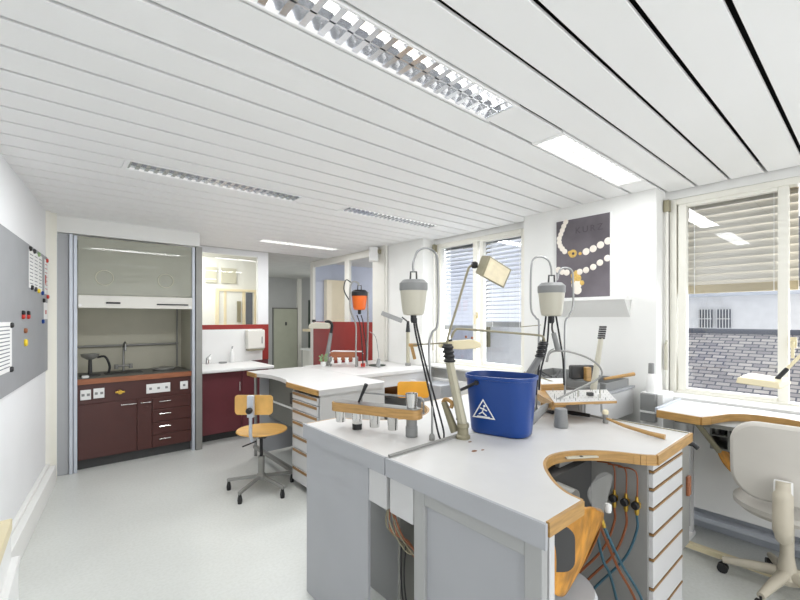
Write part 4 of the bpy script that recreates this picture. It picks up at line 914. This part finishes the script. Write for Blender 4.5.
motor(tuple(mt2), 'pale_plastic', 'grey_plastic', 1.22, lab='white motor with grey cap hanging in front of the poster pier',
      cables=([at(546, 316, 2.48), at(543, 340, 2.46), at(538, 375, 2.44), at(536, 395, 2.42)], [at(549, 316, 2.48), at(547, 345, 2.46), at(541, 370, 2.44), at(539, 390, 2.42)],
              [at(553, 316, 2.48), at(552, 328, 2.46), at(554, 335, 2.45)], [at(556, 316, 2.48), at(560, 340, 2.48), at(563, 360, 2.50), at(564, 385, 2.5)]))
# handpieces
hpz = thing('handpiece', 'small grey handpiece dangling below the motor by the pier', 'handpiece', tuple(at(555, 335, 2.45)))
MB().tube([at(553.5, 333, 2.45), at(558, 350, 2.45)], [.014, .016], 12).build('body', 'grey_plastic', hpz)
MB().tube(smooth_path([at(553.5, 349, 2.44), at(549, 352, 2.42), at(546, 362, 2.4)]), .004, 8).build('hook', 'grey_metal', hpz)
hp2 = thing('handpiece', 'long grey handpiece with looping shaft lying right of the blue bucket', 'handpiece', tuple(at(535, 417, 2.3)))
ha, hb_ = on(529, 424, Z0+.022), at(547, 405, 2.38)
MB().tube([ha, ha.lerp(hb_, .15), ha.lerp(hb_, .8), hb_], [.014, .021, .021, .012], 14).build('grip', 'grey_plastic', hp2)
MB().tube(smooth_path([hb_, at(562, 397, 2.38), at(580, 388, 2.42), at(596, 380, 2.46), at(602, 374, 2.46), at(599, 366, 2.46), at(588, 358, 2.46), at(570, 352, 2.46), at(556, 351, 2.46), at(549, 354, 2.46), at(547, 362, 2.46)]), .006, 10).build('flexible_shaft', 'grey_metal', hp2)
# articulated lamp with tilted square head
la1 = thing('task_lamp', 'tall beige jointed lamp with tilted square head left of the blue bucket', 'lamp', tuple(on(463, 438, Z0)))
lb = on(463, 438, Z0); dL = 2.03; j1 = at(449, 352, dL)
MB().lathe(lb, [(.036, 0), (.036, .012), (.028, .02), (.026, .05), (.03, .055), (.028, .075)], n=20).build('base', 'olive_metal', la1)
MB().tube([lb+UP*.06, at(449.5, 362, dL)], [.024, .021], 8).build('lower_arm', 'arm_cream', la1)
jb = MB()
for k in range(4): jb.lathe(at(449.5-k*.6, 362-k*4.5, dL), [(.026, 0), (.029, .004), (.029, .010), (.024, .014), (.022, .022)], n=18)
jb.build('joint', 'black', la1)
MB().tube(smooth_path([at(446, 346, dL), at(450, 330, dL), at(459, 300, dL), at(467, 273, dL), at(469.5, 267, dL), at(474, 264, dL)], 4), .006, 10).build('upper_arm', 'olive_metal', la1)
MB().lathe(at(475, 265, dL), [(.004, -.02), (.016, -.014), (.018, 0), (.014, .012)], tuple(CR), 14).build('head_joint', 'black', la1)
fa_ = [at(489.5, 255.4, 1.97), at(512, 269.8, 2.00), at(504, 288.4, 1.95), at(481.5, 276.3, 1.92)]
e1 = (fa_[1]-fa_[0]); e2 = (fa_[3]-fa_[0]); nn = e1.cross(e2).normalized()
if nn.dot(fa_[0]) > 0: nn = -nn
bk_ = [at(481.7, 255.4, 2.04), at(504, 268, 2.08), at(497, 285, 2.04), at(475, 272.6, 2.0)]
MB().add(bk_ + fa_, [(3,2,1,0),(4,5,6,7),(0,1,5,4),(1,2,6,5),(2,3,7,6),(3,0,4,7)]).build('lamp_head', 'olive_metal', la1, bev=.004)
cf = sum(fa_, Vector())/4; ins = [cf+(p-cf)*.87 - (cf*.0) for p in fa_]
tow = -(cf - Vector((0, 0, EYE))).normalized()
MB().add([p+tow*.001 for p in ins]+[p+tow*.006 for p in ins], [(3,2,1,0),(4,5,6,7),(0,1,5,4),(1,2,6,5),(2,3,7,6),(3,0,4,7)]).build('lamp_diffuser', 'lens', la1)
# second lamp: arm behind the bucket, long rod, flat cream head
la2 = thing('task_lamp', 'lamp with flat cream head on a long rod reaching over the blue bucket', 'lamp', tuple(on(508, 418, Z0)))
l2b = on(510, 412, Z0); dK = 2.35; jt = at(543, 347, dK)
MB().lathe(l2b, [(.036, 0), (.036, .015), (.026, .03), (.024, .06)], n=20).build('base', 'grey_metal', la2)
MB().tube([l2b+UP*.05, at(540, 357, dK)], [.024, .020], 8).build('lower_arm', 'grey_plastic', la2)
jb = MB()
for k in range(4): jb.lathe(at(540+k*1.1, 357-k*4, dK), [(.026, 0), (.028, .004), (.028, .010), (.022, .014), (.021, .020)], n=18)
jb.build('joint', 'black', la2)
MB().tube(smooth_path([at(545, 343, dK), at(543, 337, dK), at(536, 335, dK-.03), at(500, 332, 2.22), at(462, 329, 2.1), at(455, 330.5, 2.08), at(451, 338, 2.08)], 5), .006, 10).build('rod', 'olive_metal', la2)
MB().lathe(at(450, 342, 2.08), [(.012, -.012), (.014, .0), (.010, .014)], n=14).build('head_joint', 'black', la2)
hc = at(461, 344.5, 2.10)
prof = [(-.115, -.015), (-.105, .012), (-.03, .020), (.05, .026), (.085, .018), (.10, .0), (.09, -.016), (.0, -.024), (-.06, -.02)]
MB().slab(hc, CR, UP, prof, .085).build('lamp_head', 'lamp_cream', la2, bev=.010)
MB().lathe(at(466, 338, 2.08), [(.006, 0), (.006, .012)], n=10).lathe(at(472, 339, 2.08), [(.006, 0), (.006, .012)], n=10).build('switch', 'wood_red', la2)
MB().tube([at(409, 345, 2.08), at(446, 343, 2.03)], .004, 8).build('side_rod', 'olive_metal', la1)
MB().obox(at(413, 345, 2.08), (.045, .016, .018), CR).obox(at(413, 352, 2.08), (.075, .016, .018), (CR*.25-UP)).build('wooden_jaw', 'wood', la1, bev=.003)
# ring clamp leaning left of lamp base
rc = thing('bench_vise', 'small grey hinged vise with wooden jaw left of the tall lamp base', 'vise', tuple(on(455, 432, Z0)))
MB().tube([on(455, 432, Z0+.02), at(444, 402, 2.1)], [.022, .016], 10).build('arm', 'olive_metal', rc)
MB().tube(smooth_path([at(443, 402, 2.1), at(446, 399, 2.08), at(452, 403, 2.06), at(451, 408, 2.06)]), [.010]*19, 10).build('wooden_jaw', 'wood', rc)
MB().tube([at(459, 408, 2.05), at(458, 420, 2.05)], [.006, .010], 10).build('lever', 'black', rc)
# straight rod lying on the joint between the benches
ga = on(461, 436, Z0+.011)
tag(MB().tube([on(461, 434, Z0+.012), on(389, 456, Z0+.006)], .007, 8).build('lamp_rail', 'grey_metal'), 'pale flat rail running from the tall lamp base along the bench seam', 'rail')
# blue bucket
bu = thing('mop_bucket', 'blue plastic mop bucket with black handle and white triangle sign', 'bucket', (1.70, 1.27, Z0))
bc = at(502, 436, 2.10); bc = Vector((bc.x, bc.y, Z0)) + Vector((FW[0], FW[1], 0))*.02
bx = (CR*0.84 + Vector((FW[0], FW[1], 0))*-.56).normalized(); by = Vector((-bx.y, bx.x, 0))
if by.dot(Vector((FW[0], FW[1], 0))) < 0: by = -by
def ring(w_, d_, z, n=10):
    return [bc + bx*a + by*b_ + UP*z for a, b_ in rrect(w_, d_, d_*.40, 7)]
    pts = []
    r_ = d_/2; 
    for cx, a0 in ((w_/2-r_, -PI/2), (-w_/2+r_, PI/2)):
        for i in range(n+1): a = a0 + PI*i/n; pts.append(bc + bx*(cx+r_*math.cos(a)) + by*(r_*math.sin(a)) + UP*z)
    return pts
BH = .298
rings = [ring(.285, .17, 0), ring(.30, .185, .008), ring(.306, .19, .03), ring(.346, .243, BH-.02), ring(.358, .255, BH-.018), ring(.36, .257, BH), ring(.348, .245, BH), ring(.338, .235, BH-.03), ring(.296, .178, .02), ring(.28, .165, .008)]
n = len(rings[0]); V = [p for q in rings for p in q]; F_ = [(i*n+k, i*n+(k+1)%n, (i+1)*n+(k+1)%n, (i+1)*n+k) for i in range(len(rings)-1) for k in range(n)]
F_ += [tuple(range(n))[::-1], tuple((len(rings)-1)*n+k for k in range(n))]
MB().add(V, F_).build('shell', 'blue', bu, ang=50)
hpl = ring(.345, .236, BH-.035)
l0 = bc + bx*-.1 - by*.122 + UP*(BH-.05)
MB().tube([bc - bx*.085 - by*.130 + UP*(BH-.035), bc - bx*.14 - by*.130 + UP*(BH-.065), bc - bx*.184 - by*.10 + UP*(BH-.085), bc - bx*.192 + by*.0 + UP*(BH-.085), bc - bx*.184 + by*.10 + UP*(BH-.07)], .008, 8).build('handle', 'black', bu)
MB().lathe(bc - bx*.082 - by*.122 + UP*(BH-.035), [(.012, 0), (.012, .012)], tuple(-by), 12).build('handle_pivot', 'black', bu)
# printed triangle on the sloping front face
def fr(u, v): # front face local: u along bx from left-centre, v height
    t_ = v/ (BH-.03); dd = .095 + (.1215-.095)*t_; return bc + bx*u - by*(dd+.0015) + UP*v
tc_ = (-.052, .118); R_ = .05
def tri(R_, k=0): return [(tc_[0]+R_*math.cos(a), tc_[1]+R_*math.sin(a)*.95-.0) for a in (PI/2, PI/2+2*PI/3, PI/2+4*PI/3)]
to_, ti_ = tri(.070), tri(.058); b = MB()
for i in range(3):
    j = (i+1) % 3; q = [fr(*to_[i]), fr(*to_[j]), fr(*ti_[j]), fr(*ti_[i])]; b.add([p - by*.001 for p in q] + q, [(0,1,2,3),(7,6,5,4),(0,4,5,1),(1,5,6,2),(2,6,7,3),(3,7,4,0)])
def sg(x, y): return fr(tc_[0]+x, tc_[1]+y) - by*.0005
for (a, c) in (((.002, .020), (-.006, -.002)), ((-.006, -.002), (-.024, -.014)), ((-.006, -.002), (.016, -.020)), ((.0, .014), (.018, .006)), ((.0, .014), (-.018, .018)), ((-.034, -.026), (.032, -.026))): b.tube([sg(*a), sg(*c)], .0034, 6)
b.lathe(sg(.006, .030), [(.006, 0), (.006, .0015)], tuple(-by), 10)
b.build('warning_sign', 'white_plastic', bu)
# bur board on grey pillar
bb = thing('bur_board', 'pale drilled tool board with wooden edge on a grey pillar', 'tool board', tuple(on(561, 427, Z0)))
zt = 1.045
c4 = [on(554, 403, zt), on(617, 401, zt), on(607, 390, zt), on(545, 391, zt)]
q = MB(); q.add([p - UP*.014 for p in c4] + c4, [(3,2,1,0),(4,5,6,7),(0,1,5,4),(1,2,6,5),(2,3,7,6),(3,0,4,7)]); q.build('board', 'wood', bb, bev=.002)
cm = sum(c4, Vector())/4
MB().add([cm+(p-cm)*.985+UP*.0005 for p in c4]+[cm+(p-cm)*.985+UP*.004 for p in c4], [(3,2,1,0),(4,5,6,7),(0,1,5,4),(1,2,6,5),(2,3,7,6),(3,0,4,7)]).build('top_plate', 'laminate', bb)
hl = MB(); pins = MB()
for r_ in range(5):
    for k in range(16):
        p = c4[0].lerp(c4[1], .05+.9*k/15).lerp(c4[3].lerp(c4[2], .05+.9*k/15), .07+.2*r_)
        hl.lathe(p+UP*.0042, [(.0028, 0), (.0028, .0006)], n=8)
        if random.random() < .22: pins.tube([p, p+UP*random.uniform(.015, .04)], .0018, 6)
hl.build('drill_holes', 'dark_grey', bb); pins.build('burs', 'steel', bb)
pf = on(561, 427, Z0)
MB().lathe(pf, [(.036, 0), (.037, .005), (.031, .10)], n=24).build('pillar', 'grey_plastic', bb)
q = MB(); c5 = [on(534, 391, 1.045), on(552, 402, 1.045), on(566, 399, 1.045), on(548, 388, 1.045)]
MB().add([p-UP*.045 for p in c5]+c5, [(3,2,1,0),(4,5,6,7),(0,1,5,4),(1,2,6,5),(2,3,7,6),(3,0,4,7)]).build('side_block', 'wood', bb, bev=.002)
for i, (px, py) in enumerate(((578, 397), (590, 396), (600, 398))):
    p = on(px, py, zt+.005)
    if i == 1: MB().obox(p+UP*.012, (.035, .02, .024), CR).build('dark_cube', 'dark_grey', bb, bev=.002)
    else: MB().tube([p, p+UP*.05], .0025, 6).build('pin', 'olive_metal', bb)
tag(MB().tube([on(579, 410, Z0), at(578, 399, 2.4)], .004, 8).tube([on(601, 412, Z0), at(601, 402, 2.4)], .003, 8).build('support_rods', 'steel'), 'thin steel rods under the bur board right half', 'rods')
# wooden tool block behind
wb = thing('tool_block', 'wooden block with pale top holding small tools behind bur board', 'tool block', tuple(at(553, 388, 2.75)))
c6 = [on(540, 388, 1.00), on(567, 387, 1.0), on(566, 381, 1.0), on(541, 382, 1.0)]
c6 = [at(541, 387.5, 2.68), at(566, 386.5, 2.72), at(564, 380, 2.92), at(540, 380.5, 2.90)]
for p in c6: p.z = 1.085
MB().add([p-UP*.152 for p in c6]+c6, [(3,2,1,0),(4,5,6,7),(0,1,5,4),(1,2,6,5),(2,3,7,6),(3,0,4,7)]).build('block', 'wood', wb, bev=.003)
cm = sum(c6, Vector())/4
MB().add([cm+(p-cm)*.95 for p in c6]+[cm+(p-cm)*.9+UP*.008 for p in c6], [(3,2,1,0),(4,5,6,7),(0,1,5,4),(1,2,6,5),(2,3,7,6),(3,0,4,7)]).build('top', 'white_plastic', wb)
for px, py, dx in ((545, 377, -6), (556, 377, 4), (552, 377, -12)): MB().tube([at(px, py, 2.8), at(px+dx, py-6, 2.85)], .006, 8).build('tool', 'dark_grey', wb)
tag(MB().tube([at(524, 372, 2.8), at(566, 386, 2.75)], .004, 8).tube([at(541, 340, 2.8), at(536, 375, 2.75)], .004, 8).tube([at(520, 327, 2.8), at(541, 325, 2.8)], .003, 8).build('wire_rack', 'olive_metal'), 'thin wire rack behind the hook stands by the pier', 'rack')
# hammer
hm = thing('hammer', 'small hammer with pale felt face and long wooden handle', 'hammer', tuple(on(606, 424, Z0)))
h0 = on(605.5, 423, Z0); 
MB().lathe(h0, [(.014, 0), (.015, .008), (.012, .02), (.014, .035), (.014, .05)], n=18).build('head', 'grey_metal', hm)
MB().lathe(h0+UP*.05, [(.015, 0), (.017, .008), (.014, .020), (.006, .026)], n=18).build('felt_face', 'felt', hm)
MB().tube([h0+UP*.028, on(625, 426, Z0+.022), on(650, 433.5, Z0+.016), on(665, 437, Z0+.013)], [.006, .009, .011, .013], 12).build('handle', 'wood', hm)
fl = thing('file', 'black-handled file lying behind the hammer head', 'file', tuple(on(580, 414, Z0)))
MB().tube([on(566, 412, Z0+.014), on(573, 413, Z0+.014), on(590, 415.5, Z0+.014)], [.011, .013, .010], 12).build('handle', 'black', fl)
MB().tube([on(590, 415.5, Z0+.012), on(603, 418.5, Z0+.008)], [.006, .005], 8).build('blade', 'grey_metal', fl)
tag(MB().tube([on(543, 410, Z0+.012), on(553, 412.5, Z0+.012)], [.008, .012], 10).build('punch', 'black'), 'short black tool lying left of the grey pillar', 'tool')
sr = tag(MB().tube([on(612, 419, Z0+.004), on(689, 433, Z0+.004)], .003, 6).build('steel_rod', 'olive_metal'), 'thin metal rod lying along the back edge behind the hammer', 'rod')
# big brush
bs = thing('bench_brush', 'pale upright brush with black bristles in front of the pier', 'brush', tuple(at(592, 395, 2.75)))
MB().tube([at(593, 392, 2.75), at(601, 338, 2.75)], [.022, .016], 10).build('handle', 'pale_plastic', bs)
br_ = MB()
for i in range(6):
    p = at(601.2+i*.35, 338-i*2.2, 2.75); br_.obox(p, (.036, .012, .03), CR, UP)
br_.build('bristles', 'black', bs)
MB().obox(at(592, 400, 2.75), (.08, .05, .06), CR).build('holder', 'pale_plastic', bs, bev=.006)

# ================================================================= ON THE MID-ROOM BENCHES
la3 = thing('task_lamp', 'grey arm lamp with flat pale head before the red partition', 'lamp', (2.8, 4.5, .93))
b3 = on(327, 362.5, .931); b3 = Vector((2.60, 4.50, .931)); dd = 5.1
def M3(px, py, d=5.1): return at(px, py, d)
b3 = on(327, 365, .931); dd = FPX*(EYE-.931)/(365-318)
MB().lathe(b3, [(.05, 0), (.05, .03), (.035, .04), (.03, .12)], n=18).build('base', 'grey_metal', la3)
MB().tube([b3+UP*.1, at(331, 333, dd)], [.030, .022], 10).build('arm', 'grey_plastic', la3)
MB().tube(smooth_path([at(331, 333, dd), at(332, 325, dd), at(329, 321.5, dd), at(325, 322, dd)]), .018, 10).build('joint', 'black', la3)
MB().slab(at(320, 326, dd), CR, UP, [(-.14, -.03), (-.13, .02), (-.06, .045), (.12, .04), (.14, .0), (.12, -.035)], .12).build('lamp_head', 'pale_plastic', la3, bev=.015)
MB().lathe(at(314, 322, dd), [(.025, 0), (.02, .03)], n=12).build('knob', 'black', la3)
d5 = 4.9
b4 = on(356, 367, .931); hookstand(b4, [at(356, 345, d5), at(356, 326, d5), at(353, 317, d5), at(350, 308, d5), at(350, 292, d5)], [at(351, 284, d5), at(354, 281.5, d5), at(358, 283, d5), at(359, 286, d5)],
    'hook stand carrying the orange motor before the red partition', 'grey_metal', .010)
b4b = on(367, 366, .931); tag(MB().tube([b4b, at(368, 320, d5), at(368, 292, d5)], .012, 8).build('support_pole', 'steel'), 'straight pale pole right of the orange motor', 'pole')
motor(tuple(at(359.5, 290, d5)), 'orange', 'black', 1.45, lab='orange motor with black cap hanging before the red partition',
      cables=([at(357, 315, d5), at(360, 325, d5), at(362, 345, d5), at(363, 366, d5-.1)], [at(361, 315, d5), at(363, 322, d5), at(364, 332, d5), at(366, 345, d5), at(366, 362, d5-.1)], [at(352, 283, d5), at(346, 280, d5), at(344, 290, d5), at(349, 300, d5)]))
rk2 = thing('cup_rack', 'small wooden rack of white cups on the mid-room bench', 'rack', tuple(on(344, 366, .931)))
MB().obox(at(343, 356, 5.0), (.30, .10, .04), CR).build('bar', 'wood_red', rk2, bev=.004)
MB().tube([at(330, 353, 5.0), at(333, 351, 5.0), at(362, 351.5, 5.0), at(363, 354, 5.0)], .008, 8).build('wire_guard', 'white_plastic', rk2)
for i in range(4): tag(MB().lathe(at(332+i*7.5, 363.5, 5.0), [(.022, 0), (.032, .075), (.030, .075), (.02, .005)], n=16).build('white_cup', 'white_plastic'), ['leftmost', 'second from left', 'third from left', 'rightmost'][i] + ' white cup in the small mid-room rack', 'cup', 'white cups in the small rack')
for px in (331, 357): MB().tube([on(px, 366, .931), at(px, 357, 4.95)], .014, 8).build('post', 'grey_metal', rk2)
pl = thing('potted_plant', 'tiny green and white plant beside the mid-room lamp base', 'plant', tuple(on(323.5, 366, .931)))
pb_ = on(323.5, 366, .931)
MB().lathe(pb_, [(.03, 0), (.038, .05), (.034, .05)], n=14).build('pot', 'white_plastic', pl)
b = MB()
for i in range(14):
    a = i*2.4; p = pb_ + Vector((.035*math.cos(a), .035*math.sin(a), .06+.006*i)); b.obox(p, (.045, .018, .003), (math.cos(a), math.sin(a), .5))
b.build('leaves', 'green', pl)
tag(MB().lathe(on(377, 365.5, .931), [(.10, 0), (.11, .008), (.10, .01)], n=24).build('dark_plate', 'dark_green'), 'flat dark plate on the far-window bench', 'plate')
hs = on(378, 367, .94)
tag(MB().tube([hs, hs+UP*.10+CR*.01], [.03, .018], 10).tube(smooth_path([hs+UP*.10+CR*.01, hs+UP*.2, hs+UP*.36-CR*.03, hs+UP*.42-CR*.10]), .004, 6).build('handpiece', 'grey_plastic'), 'grey handpiece standing on the dark plate', 'handpiece')
b = MB()
rdh = thing('hand_tool', 'small red clamp behind the cup rack on the mid-room bench', 'tool', tuple(on(363, 367, .931)))
MB().obox(on(363, 365, .96), (.05, .04, .06), CR).build('body', 'red', rdh, bev=.006)
la4 = thing('task_lamp', 'dark-topped lamp arm with grey tilted head before the pier', 'lamp', tuple(on(408, 367, .931)))
d7 = 4.3; b7 = on(408, 365.5, .931)
MB().lathe(b7, [(.035, 0), (.035, .03), (.02, .04)], n=16).build('base', 'grey_metal', la4)
MB().tube([b7+UP*.03, at(408, 332, 5.0)], .024, 10).build('arm', 'arm_cream', la4)
MB().tube([at(408, 332, 5.0), at(408, 321, 5.0)], [.028, .016], 10).build('joint', 'black', la4)
MB().tube([at(408, 322, 5.0), at(402, 317, 5.0)], .008, 8).build('link', 'black', la4)
MB().slab(at(392, 317, 5.0), (CR*.92-UP*.36), (CR*.36+UP*.92), rrect(.27, .055, .012), .12).build('lamp_head', 'grey_plastic', la4, bev=.008)

# repeats share a group
for nm, g in (('workbench', 'white jewellers workbenches'), ('hook_stand', 'hook stands for the motors'), ('flex_shaft_motor', 'motors hanging from hook stands'),
              ('task_lamp', 'jointed lamps on the benches'), ('swivel_chair', 'wooden swivel chairs'), ('window_blind', 'slatted window blinds'), ('cup_rack', 'racks of cups on the benches'),
              ('blind_crank', 'blind cranks in the window corners'), ('paper_sheet', 'papers on the grey board'), ('radiator_cover', 'radiator covers under the windows'), ('leather_apron', 'leather skins under the benches')):
    for o in C.objects:
        if o.parent is None and o.name.split('.')[0] == nm and 'group' not in o: o['group'] = g
